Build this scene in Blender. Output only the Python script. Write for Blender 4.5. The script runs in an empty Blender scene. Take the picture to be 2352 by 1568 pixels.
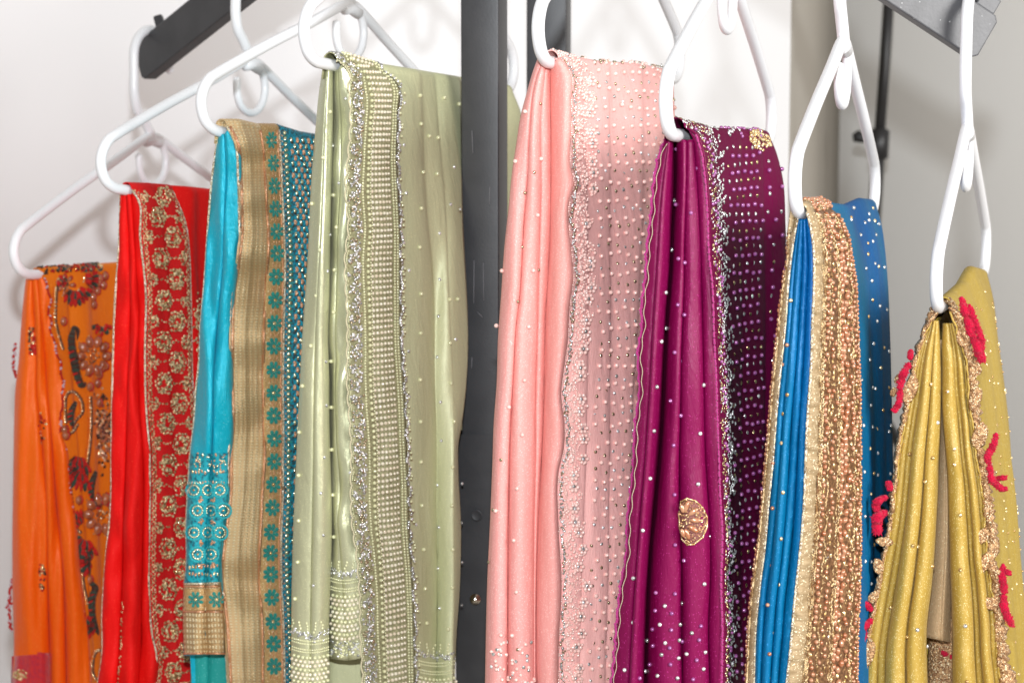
import bpy, math, random
import numpy as np
from mathutils import Vector, noise
random.seed(7); rng = np.random.default_rng(7)
S = bpy.context.scene
COL = S.collection
# ---------------------------------------------------------------- camera
FPX, CX, CY, YH = 4570.0, 1176.0, 784.0, 280.0        # focal length and centre in 2352-px units, horizon row
CAMZ = 1.40
PITCH = math.atan((CY - YH) / FPX)
cd = bpy.data.cameras.new('camera'); cam = bpy.data.objects.new('camera', cd); COL.objects.link(cam)
cd.sensor_width = 36; cd.lens = 36 * FPX / 2352; cd.clip_start = .05; cd.clip_end = 60
cam.location = (0, 0, CAMZ); cam.rotation_euler = (math.pi/2 - PITCH, 0, 0)
cd.dof.use_dof = True; cd.dof.focus_distance = 1.40; cd.dof.aperture_fstop = 11
S.camera = cam
# ---------------------------------------------------------------- light
W = bpy.data.worlds.new('World'); S.world = W; W.use_nodes = True
bg = W.node_tree.nodes['Background']; bg.inputs[0].default_value = (1.0, .925, .855, 1); bg.inputs[1].default_value = .47
def lamp(name, kind, loc, target, power, color, **k):
    l = bpy.data.lights.new(name, kind); o = bpy.data.objects.new(name, l); COL.objects.link(o)
    l.energy = power; l.color = color
    for a, b in k.items(): setattr(l, a, b)
    o.location = loc
    o.rotation_euler = (Vector(target) - Vector(loc)).to_track_quat('-Z', 'Y').to_euler()
    return o
lamp('flash_lamp', 'SPOT', (0, 0, CAMZ + .175), (-.45, 1.8, CAMZ - .12), 88, (.90, .955, 1.0),
     spot_size=math.radians(168), spot_blend=.5, shadow_soft_size=.020)
lamp('fill_lamp', 'AREA', (2.3, -.7, 1.9), (.5, 2.4, 1.1), 100, (1, .985, .965), shape='DISK', size=1.6)  # added soft fill from the right, stands for no known lamp
S.view_settings.view_transform = 'Standard'; S.view_settings.look = 'None'
S.view_settings.exposure = 0.08; S.view_settings.gamma = 1
try: S.view_settings.use_curve_mapping = False
except Exception: pass
# ---------------------------------------------------------------- helpers
cP, sP = math.cos(PITCH), math.sin(PITCH)
def P3(x, y, D):
    """point at photo row/column (2352-wide units) standing D metres in front of the camera (world Y)"""
    x = np.asarray(x, float); y = np.asarray(y, float); D = np.asarray(D, float)
    cx = (x - CX) / FPX; cy = (CY - y) / FPX
    ry = cP + sP * cy; rz = -sP + cP * cy
    k = D / ry
    return np.stack([cx * k, D + 0 * k, CAMZ + rz * k], -1)
def herm(pts):
    pts = sorted(pts, key=lambda p: p[1]); Y = np.array([p[1] for p in pts], float); X = np.array([p[0] for p in pts], float)
    m = np.gradient(X, Y) if len(X) > 2 else np.full(len(X), (X[-1]-X[0])/(Y[-1]-Y[0]))
    def f(y):
        y = np.asarray(y, float)
        i = np.clip(np.searchsorted(Y, y) - 1, 0, len(Y) - 2)
        h = Y[i+1] - Y[i]; t = (y - Y[i]) / h
        tc = np.clip(t, 0, 1)
        a = (2*tc**3-3*tc**2+1)*X[i] + (tc**3-2*tc**2+tc)*h*m[i] + (-2*tc**3+3*tc**2)*X[i+1] + (tc**3-tc**2)*h*m[i+1]
        a = a + np.where(t < 0, (y - Y[0]) * m[0], 0) + np.where(t > 1, (y - Y[-1]) * m[-1] * .6, 0)
        return a
    return f
def tag(o, label=None, cat=None, group=None, kind=None):
    if label: o['label'] = label
    if cat: o['category'] = cat
    if group: o['group'] = group
    if kind: o['kind'] = kind
    return o
def empty(name, loc, label, cat, group=None):
    o = bpy.data.objects.new(name, None); COL.objects.link(o); o.location = loc; o.empty_display_size = .05
    tag(o, label, cat, group); bpy.context.view_layer.update()
    return o
def link(name, me, mat, parent=None, smooth=True):
    o = bpy.data.objects.new(name, me); COL.objects.link(o)
    if mat: me.materials.append(mat)
    if smooth: me.polygons.foreach_set('use_smooth', np.ones(len(me.polygons), bool))
    if parent:
        o.parent = parent
        M = parent.matrix_world.translation.copy() if parent.parent is None else parent_world(parent)
        o.location = -Vector(M)
    return o
def parent_world(o):
    # children keep absolute vertex coordinates, so a part's own origin sits at the world origin
    return Vector((0, 0, 0))
def raw(name, V, F, mat, parent=None, smooth=True, uv=None):
    me = bpy.data.meshes.new(name)
    V = np.asarray(V, np.float32).reshape(-1, 3); F = np.asarray(F, np.int32); n = F.shape[1]
    me.vertices.add(len(V)); me.vertices.foreach_set('co', V.ravel())
    me.loops.add(F.size); me.loops.foreach_set('vertex_index', F.ravel())
    me.polygons.add(len(F)); me.polygons.foreach_set('loop_start', np.arange(0, F.size, n, dtype=np.int32))
    me.polygons.foreach_set('loop_total', np.full(len(F), n, np.int32))
    if uv is not None:
        L = me.uv_layers.new(name='UVMap'); L.data.foreach_set('uv', np.asarray(uv, np.float32)[F.ravel()].ravel())
    me.update(calc_edges=True); me.validate()
    return link(name, me, mat, parent, smooth)
def tube(name, pts, r, mat, parent, seg=12, closed_ends=True, sub=1, rs=None):
    V, F = tube_geo(pts, r, seg, rs)
    return raw(name, V, F, mat, parent)
def catmull(pts, n=6):
    p = [np.array(q, float) for q in pts]; p = [2*p[0]-p[1]] + p + [2*p[-1]-p[-2]]; out = []
    for i in range(1, len(p)-2):
        for k in range(n):
            t = k/n; a, b, c, d = p[i-1:i+3]
            out.append(.5*((2*b)+(-a+c)*t+(2*a-5*b+4*c-d)*t*t+(-a+3*b-3*c+d)*t**3))
    out.append(p[-2]); return np.array(out)
def tube_geo(pts, r, seg=12, rs=None):
    pts = np.asarray(pts, float); n = len(pts)
    T = np.gradient(pts, axis=0); T /= np.linalg.norm(T, axis=1)[:, None] + 1e-12
    up = np.array([0, 0, 1.]) if abs(T[0][2]) < .9 else np.array([1., 0, 0])
    N = np.cross(T[0], up); N /= np.linalg.norm(N); V = []; 
    rs = np.full(n, r) if rs is None else np.asarray(rs)
    for i in range(n):
        N = N - T[i]*N.dot(T[i]); N /= np.linalg.norm(N); B = np.cross(T[i], N)
        for k in range(seg):
            a = 2*math.pi*k/seg; V.append(pts[i] + rs[i]*(math.cos(a)*N + math.sin(a)*B))
    F = []
    for i in range(n-1):
        for k in range(seg):
            k2 = (k+1) % seg; F.append((i*seg+k, i*seg+k2, (i+1)*seg+k2, (i+1)*seg+k))
    a = len(V); V.append(pts[0]-T[0]*rs[0]*.6); V.append(pts[-1]+T[-1]*rs[-1]*.6)
    for k in range(seg):
        k2 = (k+1) % seg; F.append((a, k2, k, k)); F.append((a+1, (n-1)*seg+k, (n-1)*seg+k2, (n-1)*seg+k2))
    F2 = [f for f in F if f[2] != f[3]]
    # caps as quads of two fans (even seg)
    for k in range(0, seg, 2):
        F2.append((a, (k+2) % seg, (k+1) % seg, k)); b = (n-1)*seg
        F2.append((a+1, b+k, b+(k+1) % seg, b+(k+2) % seg))
    return np.array(V), np.array(F2)
# ---------------------------------------------------------------- materials
def mat(name, base, rough=.5, metal=0., sheen=0., spec=.5, coat=0., col2=None, mixscale=20., bump=0., bscale=400., bstretch=(1, 1, 1),
        fleck=0., fleckcol=(1, 1, 1), fscale=900., uvbump=None, ramp=(.4, .6), trans=0., aniso=0., stint=None):
    m = bpy.data.materials.new(name); m.use_nodes = True; nt = m.node_tree; N = nt.nodes; Lk = nt.links
    b = N['Principled BSDF']; I = b.inputs
    I['Base Color'].default_value = (*base, 1); I['Roughness'].default_value = rough; I['Metallic'].default_value = metal
    I['Specular IOR Level'].default_value = spec; I['Coat Weight'].default_value = coat; I['Coat Roughness'].default_value = .12
    I['Sheen Weight'].default_value = sheen; I['Sheen Roughness'].default_value = .4
    if stint: I['Specular Tint'].default_value = (*stint, 1)
    if aniso: I['Anisotropic'].default_value = aniso
    tc = N.new('ShaderNodeTexCoord'); cur = None
    def obj_noise(scale, stretch=(1, 1, 1), det=3):
        mp = N.new('ShaderNodeMapping'); mp.inputs['Scale'].default_value = stretch; Lk.new(tc.outputs['Object'], mp.inputs[0])
        n = N.new('ShaderNodeTexNoise'); n.inputs['Scale'].default_value = scale; n.inputs['Detail'].default_value = det
        Lk.new(mp.outputs[0], n.inputs[0]); return n
    def mixc(f, c2, a=None):
        nonlocal cur
        mx = N.new('ShaderNodeMix'); mx.data_type = 'RGBA'; Lk.new(f, mx.inputs[0])
        if cur is None: mx.inputs[6].default_value = (*base, 1)
        else: Lk.new(cur, mx.inputs[6])
        mx.inputs[7].default_value = (*c2, 1); cur = mx.outputs[2]
    if col2:
        n = obj_noise(mixscale, bstretch); r = N.new('ShaderNodeMapRange'); r.inputs[1].default_value = ramp[0]; r.inputs[2].default_value = ramp[1]
        Lk.new(n.outputs[0], r.inputs[0]); mixc(r.outputs[0], col2)
    if fleck:
        v = N.new('ShaderNodeTexVoronoi'); v.inputs['Scale'].default_value = fscale; Lk.new(tc.outputs['Object'], v.inputs['Vector'])
        wn = N.new('ShaderNodeSeparateColor'); Lk.new(v.outputs['Color'], wn.inputs[0])
        g = N.new('ShaderNodeMath'); g.operation = 'GREATER_THAN'; g.inputs[1].default_value = 1 - fleck; Lk.new(wn.outputs[0], g.inputs[0])
        mixc(g.outputs[0], fleckcol)
    if cur is not None: Lk.new(cur, I['Base Color'])
    if bump:
        n = obj_noise(bscale, bstretch, 4); bp = N.new('ShaderNodeBump'); bp.inputs['Strength'].default_value = bump; bp.inputs['Distance'].default_value = .002
        Lk.new(n.outputs[0], bp.inputs['Height']); Lk.new(bp.outputs[0], I['Normal'])
    return m
def silk(name, base, hi=None, rough=.38, metal=.25, fleck=.05, fl=(1, 1, 1), sheen=.15, bump=.12, coat=0., spec=.4):
    fleck *= .7; sheen *= .25; fl = tuple(.5*q+.5*c for q, c in zip(fl, base))
    m = mat(name, base, rough, metal, sheen, spec, coat, col2=hi, mixscale=14, bump=bump, bscale=1500, bstretch=(1, 1, .12), fleck=fleck, fleckcol=fl, fscale=2100, ramp=(.35, .7))
    nt = m.node_tree; N = nt.nodes; b_ = N['Principled BSDF']; old = b_.inputs['Normal'].links[0].from_socket
    tc = N['Texture Coordinate']; mp = N.new('ShaderNodeMapping'); mp.inputs['Scale'].default_value = (1, 1, .32); nt.links.new(tc.outputs['Object'], mp.inputs[0])
    n = N.new('ShaderNodeTexNoise'); n.inputs['Scale'].default_value = 95; n.inputs['Detail'].default_value = 3; n.inputs['Distortion'].default_value = .6; nt.links.new(mp.outputs[0], n.inputs[0])
    bp = N.new('ShaderNodeBump'); bp.inputs['Strength'].default_value = .30; bp.inputs['Distance'].default_value = .004
    nt.links.new(n.outputs[0], bp.inputs['Height']); nt.links.new(old, bp.inputs['Normal']); nt.links.new(bp.outputs[0], b_.inputs['Normal'])
    return m
def zari(name, dark, light, fx, fy, metal=.8, rough=.35, cutx=.35, cuty=.4):
    """woven metal-thread band: rows of stitches laid out along the band's own UV"""
    m = bpy.data.materials.new(name); m.use_nodes = True; nt = m.node_tree; N = nt.nodes; Lk = nt.links
    b = N['Principled BSDF']; I = b.inputs; I['Metallic'].default_value = metal; I['Roughness'].default_value = rough
    uv = N.new('ShaderNodeUVMap'); uv.uv_map = 'UVMap'; sp = N.new('ShaderNodeSeparateXYZ'); Lk.new(uv.outputs[0], sp.inputs[0])
    def saw(o, f, cut, ph=None):
        a = N.new('ShaderNodeMath'); a.operation = 'MULTIPLY'; a.inputs[1].default_value = f; Lk.new(o, a.inputs[0]); q = a.outputs[0]
        if ph is not None:
            ad = N.new('ShaderNodeMath'); ad.operation = 'ADD'; Lk.new(q, ad.inputs[0]); Lk.new(ph, ad.inputs[1]); q = ad.outputs[0]
        f_ = N.new('ShaderNodeMath'); f_.operation = 'SINE'; mm = N.new('ShaderNodeMath'); mm.operation = 'MULTIPLY'; mm.inputs[1].default_value = 6.2832
        Lk.new(q, mm.inputs[0]); Lk.new(mm.outputs[0], f_.inputs[0])
        r = N.new('ShaderNodeMapRange'); r.inputs[1].default_value = cut*2-1-.35; r.inputs[2].default_value = cut*2-1+.35; Lk.new(f_.outputs[0], r.inputs[0])
        return r.outputs[0]
    n = N.new('ShaderNodeTexNoise'); n.inputs['Scale'].default_value = 2200; tc = N.new('ShaderNodeTexCoord'); Lk.new(tc.outputs['Object'], n.inputs[0])
    n2 = N.new('ShaderNodeTexNoise'); n2.inputs['Scale'].default_value = 60; Lk.new(tc.outputs['Object'], n2.inputs[0])
    ph = N.new('ShaderNodeMath'); ph.operation = 'MULTIPLY'; ph.inputs[1].default_value = .8; Lk.new(n2.outputs[0], ph.inputs[0])
    ax = saw(sp.outputs[0], fx, cutx); ay = saw(sp.outputs[1], fy, cuty, ph.outputs[0])
    ml = N.new('ShaderNodeMath'); ml.operation = 'MULTIPLY'; Lk.new(ax, ml.inputs[0]); Lk.new(ay, ml.inputs[1])
    r = N.new('ShaderNodeMapRange'); r.inputs[1].default_value = .3; r.inputs[2].default_value = .65; Lk.new(n.outputs[0], r.inputs[0])
    ml2 = N.new('ShaderNodeMath'); ml2.operation = 'MULTIPLY'; Lk.new(ml.outputs[0], ml2.inputs[0]); Lk.new(r.outputs[0], ml2.inputs[1])
    mx = N.new('ShaderNodeMix'); mx.data_type = 'RGBA'; Lk.new(ml2.outputs[0], mx.inputs[0]); mx.inputs[6].default_value = (*dark, 1); mx.inputs[7].default_value = (*light, 1)
    Lk.new(mx.outputs[2], I['Base Color'])
    ad = N.new('ShaderNodeMath'); ad.operation = 'ADD'; Lk.new(ml.outputs[0], ad.inputs[0]); Lk.new(n.outputs[0], ad.inputs[1])
    bp = N.new('ShaderNodeBump'); bp.inputs['Strength'].default_value = .7; bp.inputs['Distance'].default_value = .0012; Lk.new(ad.outputs[0], bp.inputs['Height']); Lk.new(bp.outputs[0], I['Normal'])
    return m
M = {}
M['plastic'] = mat('white_plastic', (.80, .81, .83), .28, spec=.45, bump=.02, bscale=90)
M['iron'] = mat('grey_powder_coat', (.032, .032, .035), .45, spec=.5, bump=.05, bscale=500, col2=(.040, .040, .043), mixscale=35)
M['iron_worn'] = mat('worn_grey_powder_coat', (.07, .07, .075), .42, spec=.6, bump=.08, bscale=400, col2=(.088, .088, .094), mixscale=60, fleck=.002, fleckcol=(.45, .45, .45), fscale=1300)
M['steel'] = mat('bolt_steel', (.62, .57, .5), .25, metal=1)
M['scuff'] = mat('pale_scuff', (.16, .16, .17), .5)
M['wall'] = mat('painted_wall', (.865, .87, .885), .85, spec=.2, bump=.05, bscale=60, col2=(.85, .85, .86), mixscale=1.5)
M['wall2'] = mat('far_painted_wall', (.90, .895, .875), .85, spec=.2, bump=.05, bscale=60, col2=(.88, .87, .84), mixscale=1.2)
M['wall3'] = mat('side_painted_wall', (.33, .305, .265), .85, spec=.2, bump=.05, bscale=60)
M['black'] = mat('black_plastic', (.012, .012, .013), .4)
M['pearl_cream'] = mat('cream_pearl', (.80, .74, .58), .18, coat=.8, sheen=.2, col2=(.72, .62, .45), mixscale=120)
M['pearl_green'] = mat('pale_green_pearl', (.68, .66, .40), .18, coat=.8, col2=(.60, .60, .36), mixscale=120)
M['pearl_pink'] = mat('pink_pearl', (.86, .58, .52), .16, coat=.9, col2=(.80, .50, .44), mixscale=120)
M['pearl_plum'] = mat('plum_pearl', (.38, .12, .32), .16, coat=.9, metal=.2, col2=(.30, .08, .26), mixscale=120)
M['pearl_bronze'] = mat('bronze_pearl', (.50, .25, .14), .14, coat=1, metal=.2, col2=(.40, .14, .06), mixscale=160)
M['antique'] = mat('antique_gold', (.78, .62, .32), .18, metal=.75, col2=(.16, .11, .05), mixscale=360, ramp=(.42, .56))
M['pearl_brown'] = mat('brown_resin', (.40, .13, .05), .10, coat=.7, col2=(.26, .07, .025), mixscale=90)
M['crystal'] = mat('silver_crystal', (.97, .97, .97), .12, metal=.62, col2=(.42, .42, .40), mixscale=330, ramp=(.47, .53))
M['crystal_gold'] = mat('gold_crystal', (.97, .76, .42), .14, metal=.62, col2=(.50, .30, .11), mixscale=330, ramp=(.47, .53))
M['crystal_smoke'] = mat('smoky_crystal', (.50, .42, .28), .12, metal=.8)
M['goldthread'] = mat('gold_thread', (.84, .62, .34), .30, metal=.6, bump=.5, bscale=1400, col2=(.26, .13, .045), mixscale=380, ramp=(.42, .58), fleck=.06, fleckcol=(.95, .85, .6), fscale=1500)
M['silverthread'] = mat('silver_gold_thread', (.85, .75, .52), .28, metal=.55, bump=.6, bscale=1300, col2=(.30, .2, .11), mixscale=600, fleck=.16, fleckcol=(.95, .92, .85), fscale=1300)
M['bronzelace'] = mat('bronze_lace', (.62, .37, .18), .36, metal=.5, bump=1.0, bscale=700, col2=(.30, .15, .07), mixscale=420, fleck=.12, fleckcol=(.95, .78, .5), fscale=1300)
M['goldtape'] = mat('gold_tissue_tape', (.43, .31, .175), .48, metal=.12, bump=.4, bscale=900, bstretch=(1, 1, 4), col2=(.34, .235, .12), mixscale=240, fleck=.06, fleckcol=(.9, .8, .55), fscale=1400)
# ---------------------------------------------------------------- the setting
def quadwall(name, a, b, z0, z1, m, thick=.12):
    a = np.array(a, float); b = np.array(b, float); d = b-a; L = np.linalg.norm(d); n = np.array([-d[1], d[0]])/L
    if n[1] < 0: n = -n
    c = [a, b, b+n*thick, a+n*thick]
    V = [(*p, z) for z in (z0, z1) for p in c]
    F = [(0, 1, 5, 4), (1, 2, 6, 5), (2, 3, 7, 6), (3, 0, 4, 7), (0, 3, 2, 1), (4, 5, 6, 7)]
    o = raw(name, V, F, m, None, False); tag(o, kind='structure'); return o
quadwall('wall_left', (-2.6, 2.02), (.352, 2.52), 0, 3.2, M['wall'])
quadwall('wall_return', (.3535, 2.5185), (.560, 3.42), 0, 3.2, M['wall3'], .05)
quadwall('wall_right', (.50, 3.42), (3.4, 3.12), 0, 3.2, M['wall2'])
fl = raw('floor', [(-3, -1.5, 0), (3.5, -1.5, 0), (3.5, 3.6, 0), (-3, 3.6, 0)], [(0, 1, 2, 3)], mat('carpet', (.30, .26, .22), .9, bump=.5, bscale=300), None, False)
tag(fl, kind='structure')
# ---------------------------------------------------------------- rack (arms are placed after the hangers are known)
rack = empty('garment_rack', (0.0, 1.70, 0), 'dark grey metal clothes rack with two square uprights and two sloping arms', 'clothes rack')
def boxbar(name, A, B, w, h, m, parent, bev=.0012, cham=0.):
    """rectangular bar from A to B; w across (horizontal), h in the other direction"""
    A = Vector(A); B = Vector(B); t = (B-A).normalized()
    up = Vector((0, 0, 1)) if abs(t.z) < .9 else Vector((0, 1, 0))
    s = t.cross(up).normalized(); u = s.cross(t).normalized(); L = (B-A).length
    import bmesh
    bm = bmesh.new()
    c = min(cham, h*.4)
    prof = [(0, -h/2+c), (c, -h/2), (L-c, -h/2), (L, -h/2+c), (L, h/2-c), (L-c, h/2), (c, h/2), (0, h/2-c)] if c else [(0, -h/2), (L, -h/2), (L, h/2), (0, h/2)]
    f = [bm.verts.new(A + t*x + u*y - s*(w/2)) for x, y in prof]; g = [bm.verts.new(A + t*x + u*y + s*(w/2)) for x, y in prof]
    bm.faces.new(f); bm.faces.new(g[::-1]); n = len(f)
    for i in range(n): bm.faces.new((f[i], g[i], g[(i+1) % n], f[(i+1) % n]))
    bmesh.ops.recalc_face_normals(bm, faces=bm.faces)
    bmesh.ops.bevel(bm, geom=bm.edges[:], offset=bev, segments=2, affect='EDGES', profile=.6)
    me = bpy.data.meshes.new(name); bm.to_mesh(me); bm.free()
    return link(name, me, m, parent, False)
def post(name, px, D, w, yaw, z0, z1, m, parent):
    c = P3(px, 500, D); c = Vector((c[0], c[1], 0)); ca, sa = math.cos(yaw), math.sin(yaw); q = w/2; b = .0016
    pts = []
    for sx, sy in ((-1, -1), (1, -1), (1, 1), (-1, 1)):
        for k in range(4):
            base = {(-1, -1): math.pi, (1, -1): 1.5*math.pi, (1, 1): 0, (-1, 1): .5*math.pi}[(sx, sy)]
            a = base + k/3*math.pi/2; x = sx*(q-b)+b*math.cos(a); y = sy*(q-b)+b*math.sin(a); pts.append((c.x+x*ca-y*sa, c.y+x*sa+y*ca))
    V = [(*p, z) for z in (z0, z1) for p in pts]; n = len(pts); F = [(i, (i+1) % n, n+(i+1) % n, n+i) for i in range(n)]
    o = raw(name, V, F, m, parent, False); return o, c
zt = CAMZ + .42
zsl = P3(1100, 997, 1.66)[2]
po, pc = post('post', 1113, 1.677, .0325, math.radians(-13), .03, zt, M['iron'], rack)
sl, _ = post('sleeve', 1112, 1.677, .0415, math.radians(-13), .03, zsl, M['iron'], rack)
V = []; 
post('post', 1260, 1.93, .0385, math.radians(-8), .03, zt, M['iron'], rack)
# sleeve collar top, bolts, slot
cz = zsl
for (bx, by, rr, mt, nm) in ((1092, 1375, 10.5, 'steel', 'bolt'), (1095, 1183, 12, 'iron', 'plug')):
    c = P3(bx, by, 1.6535); r = rr*1.655/FPX; V = []; F = []; nseg = 20; prof = [(r*1.25, .000), (r*1.25, .0010), (r, .0012), (r*.9, .0030), (r*.5, .0042), (.0001, .0045)]
    if nm == 'plug': prof = [(r*1.1, 0), (r*1.05, .0006), (r*.9, .0004), (r*.3, .0001), (.0001, .0001)]
    ya = math.radians(-13)
    for (q, d) in prof:
        for k in range(nseg):
            a = 2*math.pi*k/nseg; x = q*math.cos(a); z = q*math.sin(a)
            V.append((c[0]+x*math.cos(ya)+d*math.sin(ya), c[1]+x*math.sin(ya)-d*math.cos(ya), c[2]+z))
    for i in range(len(prof)-1):
        for k in range(nseg): F.append((i*nseg+k, i*nseg+(k+1) % nseg, (i+1)*nseg+(k+1) % nseg, (i+1)*nseg+k))
    raw(nm, V, F, M[mt], rack)
for (xa, ya, xb, yb) in ((1089, 598, 1088, 696), (1110, 604, 1111, 690), (1096, 716, 1108, 728), (1084, 300, 1086, 352), (1125, 430, 1124, 470), (1084, 820, 1083, 845)):
    dz = lambda x: 1.677-.0163/math.cos(math.radians(13))+(x-1107)/FPX*1.66*math.tan(math.radians(-13))-.0012
    pts = [P3(xa+(xb-xa)*t, ya+(yb-ya)*t, dz(xa+(xb-xa)*t)) for t in (0, .33, .66, 1)]
    tube('scuff', pts, .00035, M['scuff'], rack, 6)
# ---------------------------------------------------------------- hangers
# near bar end: column, row, distance ; far bar end column, distance ; tilt
HG = {
 'orange': dict(n=(33, 634), Dn=1.79, fx=614, Df=2.14, tilt=-1.0),
 'red':    dict(n=(230, 431), Dn=1.65, fx=847, Df=2.00, tilt=-5.0),
 'teal':   dict(n=(460, 296), Dn=1.58, fx=1062, Df=1.925, tilt=-5.5),
 'sage':   dict(n=(698, 139), Dn=1.47, fx=1180, Df=1.84, tilt=-2.7),
 'pink':   dict(n=(1236, 140), Dn=1.37, fx=1562, Df=1.75, tilt=-.8),
 'plum':   dict(n=(1528, 308), Dn=1.28, fx=1772, Df=1.665, tilt=-1.6),
 'blue':   dict(n=(1824, 490), Dn=1.30, fx=2010, Df=1.685, tilt=-2.4),
 'mustard':dict(n=(2149, 713), Dn=1.39, fx=2264, Df=1.785, tilt=-.1),
}
JH = .127
HW = .2
hang_txt = {
 'orange': 'white plastic hanger at the end of the left arm carrying the orange cloth',
 'red': 'white plastic hanger carrying the red cloth with the gold medallion border',
 'teal': 'white plastic hanger carrying the turquoise cloth with the wide gold border',
 'sage': 'white plastic hanger carrying the sage green cloth just left of the grey upright',
 'pink': 'white plastic hanger carrying the pale pink cloth just right of the grey upright',
 'plum': 'white plastic hanger carrying the magenta cloth with purple pearls',
 'blue': 'white plastic hanger carrying the blue cloth with the bronze beaded band',
 'mustard': 'white plastic hanger at the end of the right arm carrying the mustard cloth'}
def hook_extra(k): return {'red': .012, 'teal': .010, 'sage': .0, 'plum': .0, 'pink': 0}.get(k, 0)
for k, h in HG.items():
    N0 = P3(h['n'][0], h['n'][1], h['Dn']); Xf = (h['fx']-CX)/FPX*h['Df'] * 1.0
    Fx = P3(h['fx'], h['n'][1], h['Df']); d = np.array([Fx[0]-N0[0], Fx[1]-N0[1], 0]); L = np.linalg.norm(d); d /= L
    a = math.radians(h['tilt']); U = np.array([d[0]*math.cos(a), d[1]*math.cos(a), math.sin(a)]); Wv = np.array([-d[0]*math.sin(a), -d[1]*math.sin(a), math.cos(a)])
    O = N0 + U*HW                       # bar centre
    h.update(N=N0, U=U, W=Wv, O=O, d=d, side=np.array([d[1], -d[0], 0]))   # side: to the right of the bar
def HP(h, u, w, s=0): return h['O'] + h['U']*u + h['W']*w + h['side']*s
for k, h in HG.items():
    h['top'] = HP(h, 0, JH + .104)
# arm lines fitted through hook tops
def arm_line(keys, wts=None):
    T = np.array([HG[k]['top'] for k in keys]); c = T.mean(0); u, s, vt = np.linalg.svd(T-c); d = vt[0]
    if d[0] < 0: d = -d
    return c, d
cl, dl = arm_line(['orange', 'orange', 'red', 'teal', 'sage']); cr, dr = arm_line(['pink', 'plum', 'blue', 'mustard', 'mustard'])
# keep the ends exact
def through(key, c, d):
    p = HG[key]['top']; return p, d
pl, dl = through('orange', cl, dl); pr, dr = through('mustard', cr, dr)
def on_arm(p, d, X): return p + d*((X-p[0])/d[0])
for k, h in HG.items():
    p, d = (pl, dl) if k in ('orange', 'red', 'teal', 'sage') else (pr, dr)
    tgt = on_arm(p, d, h['top'][0])
    h['ex'] = float(np.clip((tgt-h['top'])[2], -.03, .05)); h['dy'] = float((tgt-h['top'])[1])
for k, h in HG.items():
    r = .0045
    e = empty('clothes_hanger', tuple(HP(h, 0, 0)), hang_txt[k], 'hanger', 'white plastic hangers on the rack arms')
    q = []
    prof = [(-.13, 0), (-.17, 0), (-.184, .0015), (-.1945, .0075), (-.200, .018), (-.1995, .028), (-.193, .0385), (-.180, .0465), (-.12, .0755), (-.06, .1025), (-.022, .1205), (-.008, .1262), (0, JH)]
    full = prof + [(-u, w) for u, w in prof[-2::-1]]
    full = [(0, 0), (-.07, 0)] + full + [(.07, 0), (0.0005, 0)]
    pts = catmull([HP(h, u, w) for u, w in full], 6)
    tube('frame', pts, r, M['plastic'], e, 16)
    a0 = .165+JH-.127; ex = h['ex']; R_ = .027
    hk = [(.001, JH-.002), (-.004, JH+.006), (-.014, JH+.017), (-.023, JH+.027), (-.027, JH+.042)]
    top = JH+.104-R_+ex
    hk += [(-.027, (JH+.042+top)/2), (-.027, top)]
    for j in range(1, 9):
        an = math.pi - j*math.pi/8; hk.append((R_*math.cos(an), top+R_*math.sin(an)))
    hk += [(.0275, top-.012)]
    pts = catmull([HP(h, u, w) for u, w in hk], 5)
    rs = np.full(len(pts), .0047); rs[-6:] = .0050
    tube('hook', pts, .0047, M['plastic'], e, 16, rs=rs)
    jk = [(.006, JH-.001), (.017, JH-.010), (.0215, JH-.022), (.019, JH-.035), (.010, JH-.0445), (-.002, JH-.047), (-.013, JH-.0425), (-.0195, JH-.033), (-.021, JH-.022), (-.0205, JH-.018)]
    tube('strap_hook', catmull([HP(h, u, w) for u, w in jk], 5), .0036, M['plastic'], e, 14)
    V_, F_ = tube_geo([HP(h, -.010, JH-.005), HP(h, .0, JH-.003), HP(h, .012, JH-.006)], .0054, 14); raw('neck', V_, F_, M['plastic'], e)
# arms
def arm(p, d, x0, x1, m, end, keep):
    off = np.array([0, 0, -.0047-.0195/ max(.3, math.cos(math.asin(abs(d[2]))))])
    A = on_arm(p, d, x0)+off; B = on_arm(p, d, x1)+off
    return boxbar('arm', A, B, .014, .038, m, rack, .0012, .004), A, B
aL, A, B = arm(pl, dl, HG['orange']['top'][0]-.010, pc.x-.002, M['iron'], 0, 0)
dlv = Vector(dl); 
A = Vector(A); Bv = Vector(B); t = (Bv-A).normalized(); s = t.cross(Vector((0, 0, 1))).normalized(); u = s.cross(t)
boxbar('stop_peg', A+t*.042+u*.0185, A+t*.042+u*.031, .009, .009, M['iron'], rack, .002)
aR, A, B = arm(pr, dr, HG['pink']['top'][0]-.03, HG['mustard']['top'][0]+.012, M['iron_worn'], 0, 0)
B = Vector(B); A = Vector(A); t = (A-B).normalized(); s = t.cross(Vector((0, 0, 1))).normalized(); u = Vector((s.cross(t)))
if u.z < 0: u = -u
boxbar('stop_peg', B+t*.014+u*.0185, B+t*.014+u*.031, .012, .017, M['iron_worn'], rack, .001)
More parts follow.
